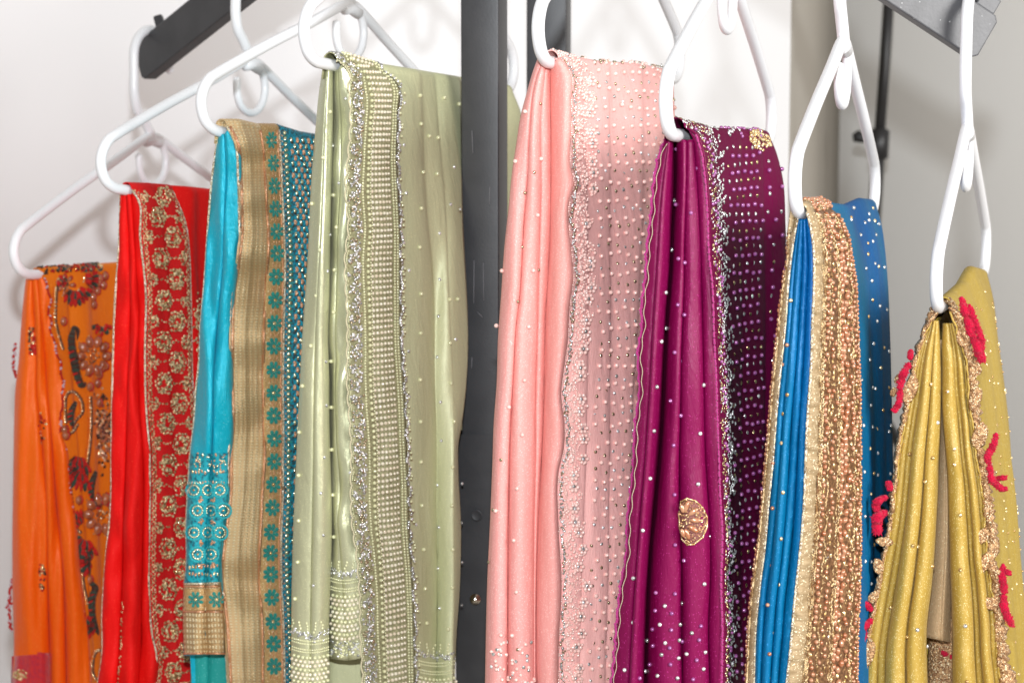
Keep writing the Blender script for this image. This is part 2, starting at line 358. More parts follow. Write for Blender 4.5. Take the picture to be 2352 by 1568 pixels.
# ---------------------------------------------------------------- light stand in the background
st = empty('light_stand', tuple(P3(2000, 1500, 3.0)*np.array([1, 1, 0])), 'black tripod light stand pole with clamp knobs behind the blue cloth', 'light stand')
DS = 3.0
pp = [P3(2044, -40, DS), P3(2032, 150, DS), P3(2019, 326, DS)]
tube('upper_pole', pp, .0082, M['black'], st, 14)
pp2 = [P3(2019, 326, DS), P3(2009, 480, DS), P3(1996, 700, DS), P3(1960, 1300, DS)]
tube('lower_pole', pp2, .0100, M['black'], st, 14)
tube('collar', [P3(2021, 300, DS), P3(2019, 330, DS), P3(2017, 362, DS)], .0150, M['black'], st, 16)
tube('knob', [P3(2018, 330, DS), P3(1990, 322, DS), P3(1966, 312, DS)], .006, M['black'], st, 12, rs=[.006, .005, .010])
tube('leg', [P3(1985, 900, DS), P3(2030, 960, DS-.1), P3(2110, 1090, DS-.25), P3(2250, 1300, DS-.5)], .008, M['black'], st, 12)
tube('leg', [P3(1985, 900, DS), P3(1930, 1010, DS), P3(1800, 1300, DS)], .008, M['black'], st, 12)
# ================================================================ cloth machinery
def nz(x, y, s=0.): return noise.noise(Vector((float(x), float(y), float(s))))
class Panel:
    """cloth lofted between hanging edge lines; bulge = depth of the rounded fold between two of them"""
    def __init__(s, edges, bulges, nv=170, seg=9, over=0., host=None, off=0., h=None, wr=0., wfx=.02, wfy=.004, wx=0., seed=0., ybot=1720, topshape=None):
        E = []
        for e in edges:
            pts, D = e[0], e[1]; D = D if isinstance(D, tuple) else (D, D)
            yt = min(p[1] for p in pts)
            if over and h is not None: yt = min(yt, BY(h, float(herm(pts)(yt)))-1)
            yb = e[2] if len(e) > 2 else ybot
            E.append((herm(pts), D, yt, yb))
        v = np.linspace(0, 1, nv)**1.15 if over else np.linspace(0, 1, nv)
        X, Y, Dd, Uf = [], [], [], []
        n = len(E)-1; wtot = 0; ws = []
        for i in range(n): ws.append(abs(E[i+1][0](900.)-E[i][0](900.))+3)
        cum = np.concatenate([[0], np.cumsum(ws)])/sum(ws)
        for i in range(n):
            fa, Da, ta, ba = E[i]; fb, Db, tb, bb = E[i+1]
            ya = ta+(ba-ta)*v; yb = tb+(bb-tb)*v; xa = fa(ya); xb = fb(yb)
            vd = 1-(1-v)**2.6 if over else v; da = Da[0]+(Da[1]-Da[0])*vd; db = Db[0]+(Db[1]-Db[0])*vd
            bl = bulges[i] if isinstance(bulges, (list, tuple)) else bulges
            bl = bl if isinstance(bl, tuple) else (bl, bl); b = bl[0]+(bl[1]-bl[0])*np.clip(v*1.6, 0, 1)
            m = seg if i < n-1 else seg+1
            for k in range(m):
                t = k/seg; tt = (1-math.cos(math.pi*t))/2 if abs(bl[1]) > .0035 else t
                X.append(xa+(xb-xa)*tt); Y.append(ya+(yb-ya)*tt); Dd.append(da+(db-da)*tt - b*math.sin(math.pi*t)**.85 if t not in (0, 1) else da+(db-da)*tt); Uf.append(cum[i]+(cum[i+1]-cum[i])*t)
        s.X = np.array(X).T; s.Y = np.array(Y).T; s.D = np.array(Dd).T; s.U = np.array(Uf)
        if over and s.D.shape[1] > 14:
            for _ in range(14):
                s.D[:, 1:-1] = .25*s.D[:, :-2]+.5*s.D[:, 1:-1]+.25*s.D[:, 2:]
        if host is not None:
            s.D = host.depth(s.X, s.Y) - off
        if wr or wx:
            for j in range(s.X.shape[1]):
                for i in range(s.X.shape[0]):
                    g = min(1., i/12.)
                    q = nz(s.X[i, j]*wfx, s.Y[i, j]*wfy, seed)
                    s.D[i, j] += wr*q*g
                    if wx: s.X[i, j] += wx*q*g*(1 if 0 < j < s.X.shape[1]-1 else .3)
        s.over = over; s.h = h; s.P = P3(s.X, s.Y, s.D)
        a = np.gradient(s.P, axis=1); b = np.gradient(s.P, axis=0); nn = np.cross(a, b); nn /= np.linalg.norm(nn, axis=2)[..., None]+1e-12
        view = s.P - np.array([0, 0, CAMZ]); f = np.sign((nn*view).sum(2)); nn = nn*-f[..., None]; s.N = nn
        s.flat = np.stack([s.X.ravel(), s.Y.ravel()*.6], 1)
    def idx(s, x, y):
        q = (s.flat[:, 0]-x)**2+(s.flat[:, 1]-y*.6)**2; return int(q.argmin())
    def depth(s, X, Y):
        """depth at photo positions by bilinear lookup along rows"""
        out = np.zeros(X.shape); Xf = X.ravel(); Yf = Y.ravel(); o = out.ravel()
        vv = np.arange(s.Y.shape[0])
        for i in range(len(Xf)):
            k = s.idx(Xf[i], Yf[i]); r, c = divmod(k, s.X.shape[1])
            c2 = c+1 if (Xf[i] > s.X[r, c]) == (s.X[r, min(c+1, s.X.shape[1]-1)] > s.X[r, c]) else c-1
            c2 = min(max(c2, 0), s.X.shape[1]-1)
            if c2 != c and abs(s.X[r, c2]-s.X[r, c]) > 1e-6:
                t = np.clip((Xf[i]-s.X[r, c])/(s.X[r, c2]-s.X[r, c]), 0, 1); o[i] = s.D[r, c]*(1-t)+s.D[r, c2]*t
            else: o[i] = s.D[r, c]
        return o.reshape(X.shape)
    def at(s, x, y):
        k = s.idx(x, y); r, c = divmod(k, s.X.shape[1]); d = float(s.depth(np.array([x]), np.array([y]))[0])
        return P3(x, y, d), s.N[r, c], d
    def inside(s, x, y, m=0):
        r = int(np.argmin(np.abs(s.Y[:, s.Y.shape[1]//2]-y))); return s.X[r].min()+m < x < s.X[r].max()-m
    def uvpt(s, u, y):
        """point at fraction u across at photo row y"""
        j = int(np.clip(np.searchsorted(s.U, u), 1, len(s.U)-1)); t = (u-s.U[j-1])/(s.U[j]-s.U[j-1]+1e-9)
        xa = np.interp(y, s.Y[:, j-1], s.X[:, j-1]); xb = np.interp(y, s.Y[:, j], s.X[:, j])
        da = np.interp(y, s.Y[:, j-1], s.D[:, j-1]); db = np.interp(y, s.Y[:, j], s.D[:, j])
        r = int(np.clip(np.searchsorted(s.Y[:, j], y), 0, s.Y.shape[0]-1))
        x = xa+(xb-xa)*t; d = da+(db-da)*t; return x, d, s.N[r, j]
    def arc(s, u, a):
        j = int(np.clip(np.searchsorted(s.U, u), 1, len(s.U)-1)); t = (u-s.U[j-1])/(s.U[j]-s.U[j-1]+1e-9)
        p = s.P[0, j-1]*(1-t)+s.P[0, j]*t; sd = s.h['side']; r = s.over
        return p-sd*r*(1-math.cos(a))+np.array([0, 0, 1])*r*math.sin(a), sd*math.cos(a)+np.array([0, 0, 1.])*math.sin(a), float(p[1])
    def top(s, u):
        return float(np.interp(u, s.U, s.Y[0]))
    def mesh(s, name, mt, parent, thick=.0008, vs=100.):
        P = s.P; X = s.X; nvv, nu = X.shape; V = P; UVv = s.Y/vs
        if s.over:
            side = -s.h['side']; rows = []; uvs = []
            na = 9
            for k in range(na, 0, -1):
                a = math.pi*k/na; rows.append(P[0]+side*s.over*(1-math.cos(a))+np.array([0, 0, 1])*s.over*math.sin(a)); uvs.append(UVv[0]-k*.05)
            last = rows[0]; dn = [last+np.array([0, 0, -z])+side*z*.12 for z in (.014, .009, .004)]
            V = np.concatenate([np.array(dn), np.array(rows), P]); UVv = np.concatenate([[UVv[0]-.7, UVv[0]-.6, UVv[0]-.5], np.array(uvs), UVv])
            nvv = V.shape[0]
        uv = np.stack([np.tile(s.U, (nvv, 1)), UVv], -1).reshape(-1, 2)
        F = [(i*nu+j, i*nu+j+1, (i+1)*nu+j+1, (i+1)*nu+j) for i in range(nvv-1) for j in range(nu-1)]
        o = raw(name, V.reshape(-1, 3), F, mt, parent, True, uv)
        if thick:
            md = o.modifiers.new('thickness', 'SOLIDIFY'); md.thickness = thick; md.offset = 0
        return o
def HD(h, x, o=.0062):
    """distance at which the hanger's bar stands on photo column x"""
    N0, U = h['N']+h['side']*o, h['U']; k = (x-CX)/FPX*1.0
    # solve (N.x + U.x t) = k' (N.y + U.y t)
    kk = k/ (cP + sP*((CY-500)/FPX)); t = (kk*N0[1]-N0[0])/(U[0]-kk*U[1]); return float(np.clip(N0[1]+U[1]*t, N0[1], N0[1]+.42))
def BY(h, x):
    """photo row of the bar's centre at photo column x"""
    t = (HD(h, x)-h['N'][1])/h['U'][1]; p = h['N']+h['U']*t; ry = p[1]; rz = p[2]-CAMZ
    cy = (rz*cP+ry*sP)/(ry*cP-rz*sP); return CY-cy*FPX
# --- bead meshes
def sph(nu=8, nvv=6):
    V = [(0, 0, 1)]
    for i in range(1, nvv):
        for j in range(nu):
            a = math.pi*i/nvv; b = 2*math.pi*j/nu; V.append((math.sin(a)*math.cos(b), math.sin(a)*math.sin(b), math.cos(a)))
    V.append((0, 0, -1)); F = []
    for j in range(0, nu, 2): F.append((0, 1+j, 1+(j+1) % nu, 1+(j+2) % nu))
    for i in range(nvv-2):
        for j in range(nu): F.append((1+i*nu+j, 1+(i+1)*nu+j, 1+(i+1)*nu+(j+1) % nu, 1+i*nu+(j+1) % nu))
    a = len(V)-1; b = 1+(nvv-2)*nu
    for j in range(0, nu, 2): F.append((a, b+(j+2) % nu, b+(j+1) % nu, b+j))
    return np.array(V), np.array(F)
def gem():
    V = []; n = 8
    for r, z in ((1, 0), (.92, .28), (.5, .62)):
        for j in range(n): b = 2*math.pi*(j+.5*(z == .28))/n; V.append((r*math.cos(b), r*math.sin(b), z))
    F = []
    for i in range(2):
        for j in range(n): F.append((i*n+j, i*n+(j+1) % n, (i+1)*n+(j+1) % n, (i+1)*n+j))
    F += [(16, 17, 18, 19), (16, 19, 20, 23), (20, 21, 22, 23)]
    return np.array(V), np.array(F)
SPH = sph(); GEM = gem(); SPHL = sph(12, 8)
class Beads:
    def __init__(s, tpl=SPH): s.t = tpl; s.V = []; s.F = []; s.n = 0
    def add(s, p, n, r, ang=0., tilt=0., lift=.5):
        """r = (rx, ry, rz) metres: across, along, out of the cloth; ang turns it in the cloth plane"""
        r = (r, r, r) if np.isscalar(r) else r
        n = np.array(n, float)
        if tilt: n = n + rng.normal(0, tilt, 3)
        n /= np.linalg.norm(n)
        v = np.array([0, 0, 1.]); ty = v-n*v.dot(n); ty /= np.linalg.norm(ty)+1e-9; tx = np.cross(ty, n)
        c, q = math.cos(ang), math.sin(ang); a = tx*c+ty*q; b = -tx*q+ty*c
        R = np.stack([a*r[0], b*r[1], n*r[2]]); s.V.append(s.t[0] @ R + (p+n*r[2]*lift)); s.F.append(s.t[1]+s.n); s.n += len(s.t[0])
    def build(s, name, mt, parent, smooth=True, kind=None):
        if not s.V: return None
        o = raw(name, np.concatenate(s.V), np.concatenate(s.F), mt, parent, smooth)
        if kind or len(s.V) > 100: o['kind'] = 'stuff'
        return o
def each(name, items, mt, parent, tpl=None, smooth=True):
    for a in items:
        B = Beads(tpl or SPHL); B.add(*a[:3], **(a[3] if len(a) > 3 else {})); B.build(name, M[mt], parent, smooth)
def facecam(n, w=.6):
    """blend the cloth normal towards the photographer so flat stones on steep cloth keep some face"""
    v = np.array([0, -1., .12]); q = np.array(n)*(1-w)+v*w; return q/np.linalg.norm(q)
def line_on(panel, pts, off, y0, y1, step=8, dx=0.):
    f = herm(pts); ys = np.arange(y0, y1, step); xs = f(ys)+dx; ds = panel.depth(xs, ys)-off if panel else None
    return xs, ys, ds
def piping(name, pts, panel, off, r, mt, parent, y0=None, y1=1715, Dc=None, wob=0.):
    y0 = min(p[1] for p in pts) if y0 is None else y0
    f = herm(pts); ys = np.arange(y0, y1, 7.); xs = f(ys)
    if wob: xs = xs+np.array([wob*nz(y*.05, 3.1) for y in ys])
    ds = panel.depth(xs, ys)-off if panel is not None else np.interp(ys, [y0, y1], Dc)
    rs = r*(1+.18*np.sin(np.arange(len(ys))*2.1))
    return tube(name, P3(xs, ys, ds), r, mt, parent, 8, rs=rs)
def back_drape(h, pts, D, mt, parent, length=.33, y0off=6, inward=.0):
    """the side of the cloth that hangs behind, running back from the near folds along the hanger"""
    f = herm(pts); yt = min(p[1] for p in pts)+y0off; ys = np.linspace(yt, 1720, 60); xs = f(ys)+2
    P0 = P3(xs, ys, np.full(len(ys), D+.004)); nu = 40; V = []
    for j in range(nu):
        t = j/(nu-1); pj = P0 + h['d']*length*t + h['side']*(.006*math.sin(t*19)+.006+.012*t)*np.linspace(.3, 1, 60)[:, None]
        V.append(pj)
    V = np.array(V).transpose(1, 0, 2); F = [(i*nu+j, i*nu+j+1, (i+1)*nu+j+1, (i+1)*nu+j) for i in range(59) for j in range(nu-1)]
    uv = np.stack(np.meshgrid(np.linspace(0, 1, nu), ys/100.), -1).reshape(-1, 2)
    o = raw('back_layer', V.reshape(-1, 3), F, mt, parent, True, uv); md = o.modifiers.new('thickness', 'SOLIDIFY'); md.thickness = .0008; md.offset = 0
    return o
def setD(h, x):
    return HD(h, x)
def G(h, x, D, f=.5, o=0.):
    q = HD(h, x)+o; return (q, D+(q-D)*f)
def mm(px, D): return px*D/FPX
def saree(key, label):
    h = HG[key]; c = HP(h, 0, 0); return empty('saree', (c[0], c[1], c[2]), label, 'saree', 'embroidered sarees on the hangers'), h
# ================================================================ ORANGE
M['orange'] = silk('orange_silk', (.80, .105, .003), (.86, .15, .005), .42, .05, .02, (1, .5, .1), spec=.22)
M['orange2'] = silk('amber_silk', (.70, .16, .006), (.74, .20, .008), .6, .0, .02, (1, .5, .1), spec=.2)
M['redcotton'] = mat('red_cotton', (.55, .012, .014), .7, sheen=.4, bump=.4, bscale=1200, col2=(.45, .01, .03), mixscale=300)
M['redthread'] = mat('red_thread', (.56, .014, .010), .6, spec=.2, bump=.5, bscale=1800, col2=(.34, .02, .015), mixscale=500)
M['greenthread'] = mat('dark_green_thread', (.008, .055, .03), .5, sheen=.3, bump=.5, bscale=1800, col2=(.02, .03, .015), mixscale=300)
M['brownthread'] = mat('dark_brown_thread', (.05, .022, .012), .35, metal=.3, bump=.5, bscale=1500)
s, h = saree('orange', 'orange saree with red and green beaded paisley border, leftmost on the rack')
D = setD(h, 96)
oe0 = [(60,641),(57,665),(49,750),(44,825),(36,891),(33,974),(32,1040),(29,1238),(29,1340),(32,1504),(28,1568)]
oe1 = [(74,642),(76,690),(80,750),(84,830),(84,891),(95,1000),(106,1136),(110,1340),(115,1500)]
oe2 = [(86,638),(92,700),(102,800),(108,891),(118,1000),(128,1136),(147,1340),(152,1500)]
oe3 = [(96,632),(109,655),(115,730),(121,773),(138,832),(145,895),(140,960),(137,1000),(148,1030),(157,1102),(170,1204),(177,1306),(191,1402),(201,1511),(204,1568)]
ob = Panel([(oe0, D+.012), (oe1, D+.006), (oe2, D+.006), ([(x+7, y) for x, y in oe3], D+.008)], [(.006, .017), (.004, .012), (.005, .017)], seg=12, wr=.006, wfx=.05, wfy=.004, seed=1)
ob.mesh('pleats', M['orange'], s)
of = Panel([(oe3, D+.001), ([(150,636),(160,800),(185,1100),(215,1500)], G(h,150,D,.5,-.004)), ([(205,636),(215,900),(225,1200),(235,1500)], G(h,205,D,.5,-.004)), ([(305,640),(305,1000),(305,1500)], G(h,305,D,.6))], [.004, .006, .004], over=.0054, h=h, seg=10, wr=.004, wfx=.03, wfy=.006, wx=2, seed=2)
of.mesh('embroidered_side', M['orange2'], s)
back_drape(h, oe0, D+.012, M['orange'], s)
# red hems at the foot of the pleats
for a, b in (((27,1506),(88,1502)), ((86,1497),(118,1500))):
    st_ = Panel([([(a[0],a[1]),(a[0]-2,1600)], D), ([(b[0],b[1]),(b[0]-1,1600)], D)], [0], nv=40, seg=14, host=ob, off=.0012)
    st_.mesh('hem', M['redcotton'], s, .0006)
# scalloped red thread edge
bd = Beads(); bw = Beads()
f = herm(oe3)
for y in np.arange(640, 1600, 3.4):
    x = float(f(y))+2.5*math.sin(y*.13)+rng.normal(0, 1.)
    d = D-.001; (bd if rng.random() < .75 else bw).add(P3(x, y, d), (0, -1, 0), (mm(3.4, d), mm(2.2, d), mm(2, d)), ang=rng.random()*3)
for y0_, y1_, x_ in ((790, 868, 37), (1330, 1450, 27), (1385, 1400, 24)):
    for y in np.arange(y0_, y1_, 3):
        x = x_-6*math.sin((y-y0_)/(y1_-y0_)*math.pi)+rng.normal(0, 1.5); (bd if rng.random() < .6 else bw).add(P3(x, y, D+.03), (0, -1, 0), (mm(3.6, D), mm(3.6, D), mm(2, D)), ang=rng.random()*3)
bd.build('thread_edge', M['redthread'], s); bw.build('pale_thread_edge', mat('lilac_thread', (.5, .38, .42), .6, bump=.4), s)
MK = {'resin_petals': ('pearl_brown', SPHL, True), 'gold_beading': ('crystal_gold', GEM, False), 'red_embroidery': ('redthread', SPH, True), 'green_embroidery': ('greenthread', SPH, True), 'brown_embroidery': ('brownthread', SPH, True)}
def fresh():
    global B_res, B_gold, B_red, B_gr, B_br
    B_res, B_gold, B_red, B_gr, B_br = [Beads(v[1]) for v in MK.values()]
def flush(name, parent):
    top = None
    for B, (nm, (mt, tp_, sm)) in sorted(zip((B_res, B_gold, B_red, B_gr, B_br), MK.items()), key=lambda q: -len(q[0].V)):
        if not B.V: continue
        o = B.build(name if top is None else nm, M[mt], top or parent, sm); o.pop('kind', None); top = top or o
    fresh()
fresh()
def put(B, pn, x, y, rx, ry, rz=None, ang=0., tilt=0., lift=.5, w=.75):
    p, n, d = pn.at(x, y); rz = min(rx, ry)*.7 if rz is None else rz
    B.add(p, facecam(n, w), (mm(rx, d), mm(ry, d), mm(rz, d)), ang, tilt, lift)
def flower(cx, cy, R, n=10, a0=0., skip=None, squash=.85):
    for k in range(n):
        a = a0+2*math.pi*k/n
        if skip and skip(a): continue
        x, y = cx+R*.74*squash*math.cos(a), cy+R*.74*math.sin(a)
        put(B_red, of, x+2.5*math.cos(a), y+2.5*math.sin(a), R*.27, R*.33, 1.5, -a+math.pi/2, lift=.1)
        put(B_res, of, x, y, R*.22, R*.31, R*.16, -a+math.pi/2)
        put(B_gold, of, x+R*.3*math.cos(a+.3), y+R*.3*math.sin(a+.3), 2.4, 2.4, 2.2, 0, .3)
    for k in range(46):
        q = R*.38*math.sqrt(rng.random()); a = rng.random()*6.28; put(B_gold if rng.random() < .55 else B_br, of, cx+q*math.cos(a)*squash, cy+q*math.sin(a), 2.4, 2.4, 2.0, rng.random()*3, .3)
def leaf(pts, rmax, stripes=True):
    P_ = catmull([(*p, 0) for p in pts], 8)
    n = len(P_)
    for i, p in enumerate(P_):
        t = i/(n-1); r = 1.25*rmax*math.sin(math.pi*min(1, .12+t*.88))**.7+1.5
        put(B_br if i % 3 else B_gr, of, p[0], p[1], r, 5, 1.8, lift=.2)
        if stripes and i % 2 == 0 and t > .25:
            put(B_red if (i//2) % 2 else B_gr, of, p[0], p[1], r*.72, 2.6, 2.4, .35, lift=.6)
def beadline(pts, sp=7., r=3.0, B=None, side=None, pn=None):
    P_ = catmull([(*p, 0) for p in pts], 14); acc = 0; last = P_[0]
    for p in P_[1:]:
        acc += np.linalg.norm(p-last); last = p
        if acc >= sp:
            acc = 0; put(B or B_gold, pn or of, p[0], p[1], r, r, r*.8, 0, .25); put(B_br, pn or of, p[0]+1, p[1], r*1.7, r*1.5, 1, lift=.1)
            put(B_red, pn or of, p[0]-r*1.7, p[1], 1.6, 3.4, 1.2, lift=.3)
def petals(cx, cy, R, a0, a1, n):
    for k in range(n):
        a = a0+(a1-a0)*k/(n-1); 
        for q in (.45, .8):
            put((B_red if (k+int(q*10)) % 3 else B_gr), of, cx+R*q*math.cos(a), cy+R*q*math.sin(a), 6.0, R*.30, 3, -a+math.pi/2); put(B_gold, of, cx+R*(q-.12)*math.cos(a+.13), cy+R*(q-.12)*math.sin(a+.13), 2.2, 3, 2.4, 0, .3)
        put(B_br, of, cx+R*.6*math.cos(a+.2), cy+R*.6*math.sin(a+.2), 1.8, R*.42, 2.2, -(a+.2)+math.pi/2)
for k in range(170):
    u = .03+.62*rng.random(); a = 1.9*rng.random(); p, n, d = of.arc(u, a); B = [B_red, B_br, B_gold, B_red, B_gr][int(rng.integers(5))]; B.add(p, n, (mm(3.4, d), mm(6, d), mm(3, d)), rng.random()*3, .3)
flush('embroidered_leaf', s)
flower(213, 818, 46); flush('beaded_flower', s)
flower(232, 1180, 48, skip=lambda a: math.cos(a) > .9); petals(236, 1165, 30, 3.2, 5.6, 7); flush('beaded_flower', s)
petals(168, 660, 42, .2, 2.2, 9); petals(178, 640, 46, -.3, .35, 5); petals(125, 640, 28, -.2, 1.0, 5); flush('embroidered_leaf', s)
for x, y in ((228,640),(236,655),(222,668),(212,682),(214,700),(240,634),(224,652),(208,664)): put(B_red, of, x, y, 11, 13, 1.5, lift=.1); put(B_res, of, x, y, 8, 10, 6)
flush('resin_cluster', s)
for x, y in ((144,738),(226,860),(222,880),(205,888),(232,845),(226,925),(148,985),(150,1000),(180,1148),(205,1330),(172,1325)): put(B_red, of, x, y, 12, 13, 1.5, lift=.1); put(B_res, of, x, y, 8.5, 10, 6); flush('resin_drop', s)
leaf([(163,762),(156,780),(160,820),(166,850),(182,885),(196,880)], 15); leaf([(163,762),(168,752),(176,760),(177,778)], 6, False); flush('paisley', s)
leaf([(205,1335),(212,1350),(204,1375),(205,1410),(215,1440),(226,1455)], 13); flush('paisley', s)
leaf([(216,1085),(206,1105),(204,1130),(214,1150)], 11); flush('paisley', s)
leaf([(170,925),(160,940),(158,962),(168,985)], 10); flush('paisley', s)
leaf([(205,1255),(196,1275),(196,1300),(206,1318)], 10); flush('paisley', s)
petals(188, 1075, 50, 1.2, 3.0, 9); petals(180, 1040, 50, 1.0, 2.2, 8); flush('embroidered_leaf', s)
petals(195, 1230, 50, 1.0, 2.9, 9); petals(188, 1210, 40, 3.2, 4.6, 7); flush('embroidered_leaf', s)
flower(150, 655, 24, 7); flush('beaded_flower', s); petals(215, 1290, 40, 2.2, 4.2, 7); flush('embroidered_leaf', s); petals(232, 745, 26, .3, 2.8, 5); flush('embroidered_leaf', s); petals(222, 1440, 36, 2.3, 4.3, 7); flush('embroidered_leaf', s)
for l_ in ([(128,655),(126,700),(126,740),(136,780),(142,800)], [(150,975),(148,930),(152,905),(168,900),(184,918),(188,945),(172,965),(165,975)], [(206,905),(208,960),(206,1010),(200,1060),(196,1110)], [(157,1100),(164,1160),(172,1210),(186,1225)],
           [(194,1250),(188,1290),(190,1340),(200,1385)], [(232,1490),(216,1500),(210,1540),(222,1560),(234,1530)], [(152,1000),(166,990),(176,975)]): beadline(l_, 6.2, 3.4); flush('beaded_vine', s)
for k in range(260):
    x, y = 238+rng.normal(0, 9), 985+rng.normal(0, 36); put([B_br, B_gold, B_res][int(rng.integers(3))], of, x, y, 3.5, 4.5, 3, rng.random()*3, .3)
flush('beaded_patch', s)
for (cx, cy, n) in ((73, 782, 44), (96, 985, 26), (97, 1325, 40)):
    for k in range(n):
        a = rng.random()*6.28; p, nn, d = ob.at(cx+5*math.cos(a)+rng.normal(0, 2), cy+25*math.sin(a)+rng.normal(0, 4))
        [B_gold, B_gold, B_red, B_br][int(rng.integers(4))].add(p, nn, (mm(3, d), mm(4, d), mm(2, d)), rng.random()*3, .3)
    if cy == 782:
        for k in range(14): p, nn, d = ob.at(78+rng.normal(0, 3), 798+rng.normal(0, 10)); B_red.add(p, nn, (mm(5, d), mm(6, d), mm(2, d)))
    flush('beaded_sprig', s)
for k in range(90):
    a = rng.random()*6.28; q = 17*math.sqrt(rng.random()); p, nn, d = ob.at(48+q*math.cos(a), 1549+q*.7*math.sin(a)); B_gold.add(p, nn, (mm(2, d), mm(4, d), mm(2, d)), rng.random()*3, .3, 1.2)
flush('hem_medallion', s)
# ================================================================ RED
M['red'] = silk('red_georgette', (.74, .008, .006), (.66, .005, .005), .65, 0, .02, (1, .1, .05), sheen=0, spec=.12)
M['redborder'] = mat('red_net_border', (.68, .010, .010), .65, spec=.15, bump=.5, bscale=1500, col2=(.58, .012, .012), mixscale=700)
s, h = saree('red', 'bright red saree whose border carries a zigzag of round gold medallions')
D = setD(h, 303)
re0 = [(277,446),(272,585),(265,677),(260,809),(257,941),(256,1040),(254,1170),(244,1272),(235,1408),(234,1511),(225,1568)]
re1 = [(290,446),(296,545),(300,700),(294,900),(290,1040),(284,1200),(279,1400),(270,1568)]
rb0 = [(303,436),(313,450),(322,544),(335,677),(333,809),(336,941),(343,1030),(344,1170),(342,1340),(349,1453),(360,1511),(354,1568)]
re2 = [(302,446),(308,545),(318,700),(318,900),(328,1034),(326,1340),(322,1511),(318,1568)]
rb1 = [(397,440),(424,506),(435,588),(437,644),(440,776),(442,875),(447,941),(452,1040),(452,1200),(455,1400),(460,1568)]
rp = Panel([(re0, D+.010), (re1, D+.006), (re2, D+.006), ([(x+6, y) for x, y in rb0], D+.006)], [(.003, .009), (.005, .014), (.003, .010)], seg=10, wr=.007, wfx=.035, wfy=.012, wx=1.5, seed=5)
rp.mesh('pleats', M['red'], s)
rc = [( (a[0]+np.interp(a[1], [p[1] for p in rb1], [p[0] for p in rb1]))/2, a[1]) for a in rb0]
rbp = Panel([(rb0, D-.001), (rc, G(h,350,D,.6,-.001)), (rb1, G(h,400,D,.6,-.002))], [.003, .004], over=.0056, h=h, seg=10, wr=.003, wfx=.03, wfy=.008, seed=6)
rbp.mesh('medallion_border', M['redborder'], s)
rf = Panel([([(x-4, y+2) for x, y in rb1], G(h,400,D,.6,.001)), ([(450,446),(452,600),(470,900),(480,1500)], G(h,450,D,.6,-.006)), ([(530,458),(530,900),(530,1500)], G(h,530,D,.6))], [.005, .003], over=.0062, h=h, seg=9, wr=.005, wfx=.03, wfy=.004, seed=7)
rf.mesh('plain_side', M['red'], s); back_drape(h, re0, D+.010, M['red'], s)
piping('gold_piping', re0, None, 0, mm(2.6, D), M['silverthread'], s, 446, 1715, (D+.008, D+.008))
piping('gold_piping', rb0, None, 0, mm(2.6, D), M['silverthread'], s, 436, 1715, (D-.003, D-.003))
piping('gold_piping', [(x, y) for x, y in rb1 if y < 1060], rbp, .001, mm(2.2, D), M['silverthread'], s, 440, 1070)
Bg = Beads(); Bs = Beads(GEM)
L0, L1 = herm(rb0), herm(rb1)
def rput(B, x, y, rx, ry, rz, ang=0, tilt=0.): put(B, rbp, x, y, rx, ry, rz, ang, tilt, .5, .6)
y = 452.; k = 0
while y < 1590:
    a, b = float(L0(y)), float(L1(y)); xr = b-a; frac = .40 if k % 2 else .69; cx = a+xr*frac; R = 26.5*(xr/105)**.4; m1 = Beads(); m2 = Beads(GEM)
    for j in range(17):
        t = 2*math.pi*j/17; q = .90+.10*math.cos(6*t)+rng.normal(0, .03); rput(m1, cx+R*.78*q*math.cos(t), y+R*.95*q*math.sin(t), 3.2, 4.4, 2.6, -t+rng.normal(0, .3), .2)
    for lb in range(6):
        tl = lb*1.047+rng.normal(0, .15)
        for j in range(5): rput(m1, cx+(R*.5*math.cos(tl)+rng.normal(0, 1.6))*.78, y+R*.5*math.sin(tl)+rng.normal(0, 1.8), 3.6, 4.6, 3.6, -tl+rng.normal(0, .5), .3)
    for j in range(22):
        t = rng.random()*6.28; q = R*.82*math.sqrt(rng.random()); rput(m2 if rng.random() < .5 else m1, cx+q*.78*math.cos(t), y+q*.95*math.sin(t), 3.0, 3.8, 3.2, rng.random()*3, .35)
    o = m1.build('gold_medallion', M['goldthread'], s); m2.build('gold_stones', M['crystal_gold'], o, False); m1 = Beads()
    ox = a+xr*(.86 if k % 2 else .20)
    for j in range(26):
        t = rng.random()*6.28; q = 12*math.sqrt(rng.random()); rput(m1, ox+q*.7*math.cos(t), y+q*1.3*math.sin(t), 2.7, 3.5, 2.4, rng.random()*3, .3)
    for j in range(4): rput(m1, cx+(ox-cx)*(.5+.1*j)+rng.normal(0, 1), y+rng.normal(0, 2), 2.6, 2.6, 2.2)
    m1.build('gold_floret', M['goldthread'], s)
    y += 47.5+rng.normal(0, 1); k += 1
for y in np.arange(438, 1600, 5.2):
    a, b = float(L0(y)), float(L1(y))
    for fr, ph in ((.07, 0), (.12, 2), (.93, 1), (.965, 3)):
        rput(Bg, a+(b-a)*fr+math.sin(y*.5+ph)*1.6, y, 2.4, 3.2, 1.8, .6*(-1)**int(y), .2)
Bg.build('gold_braid', M['goldthread'], s)
Bv_ = Beads()
for k in range(60): x, y = 455+rng.normal(0, 5), 745+rng.normal(0, 36); put(Bv_, rf, x, y, 3, 5, 2, rng.random()*3)
for k in range(70): yy = 1380+240*rng.random(); p, nn, d = rp.at(283-(yy-1380)*.05+rng.normal(0, 1.3), yy); Bv_.add(p, nn, (mm(2.3, d), mm(3, d), mm(2, d)), rng.random()*3)
Bv_.build('gold_sprig', M['goldthread'], s)
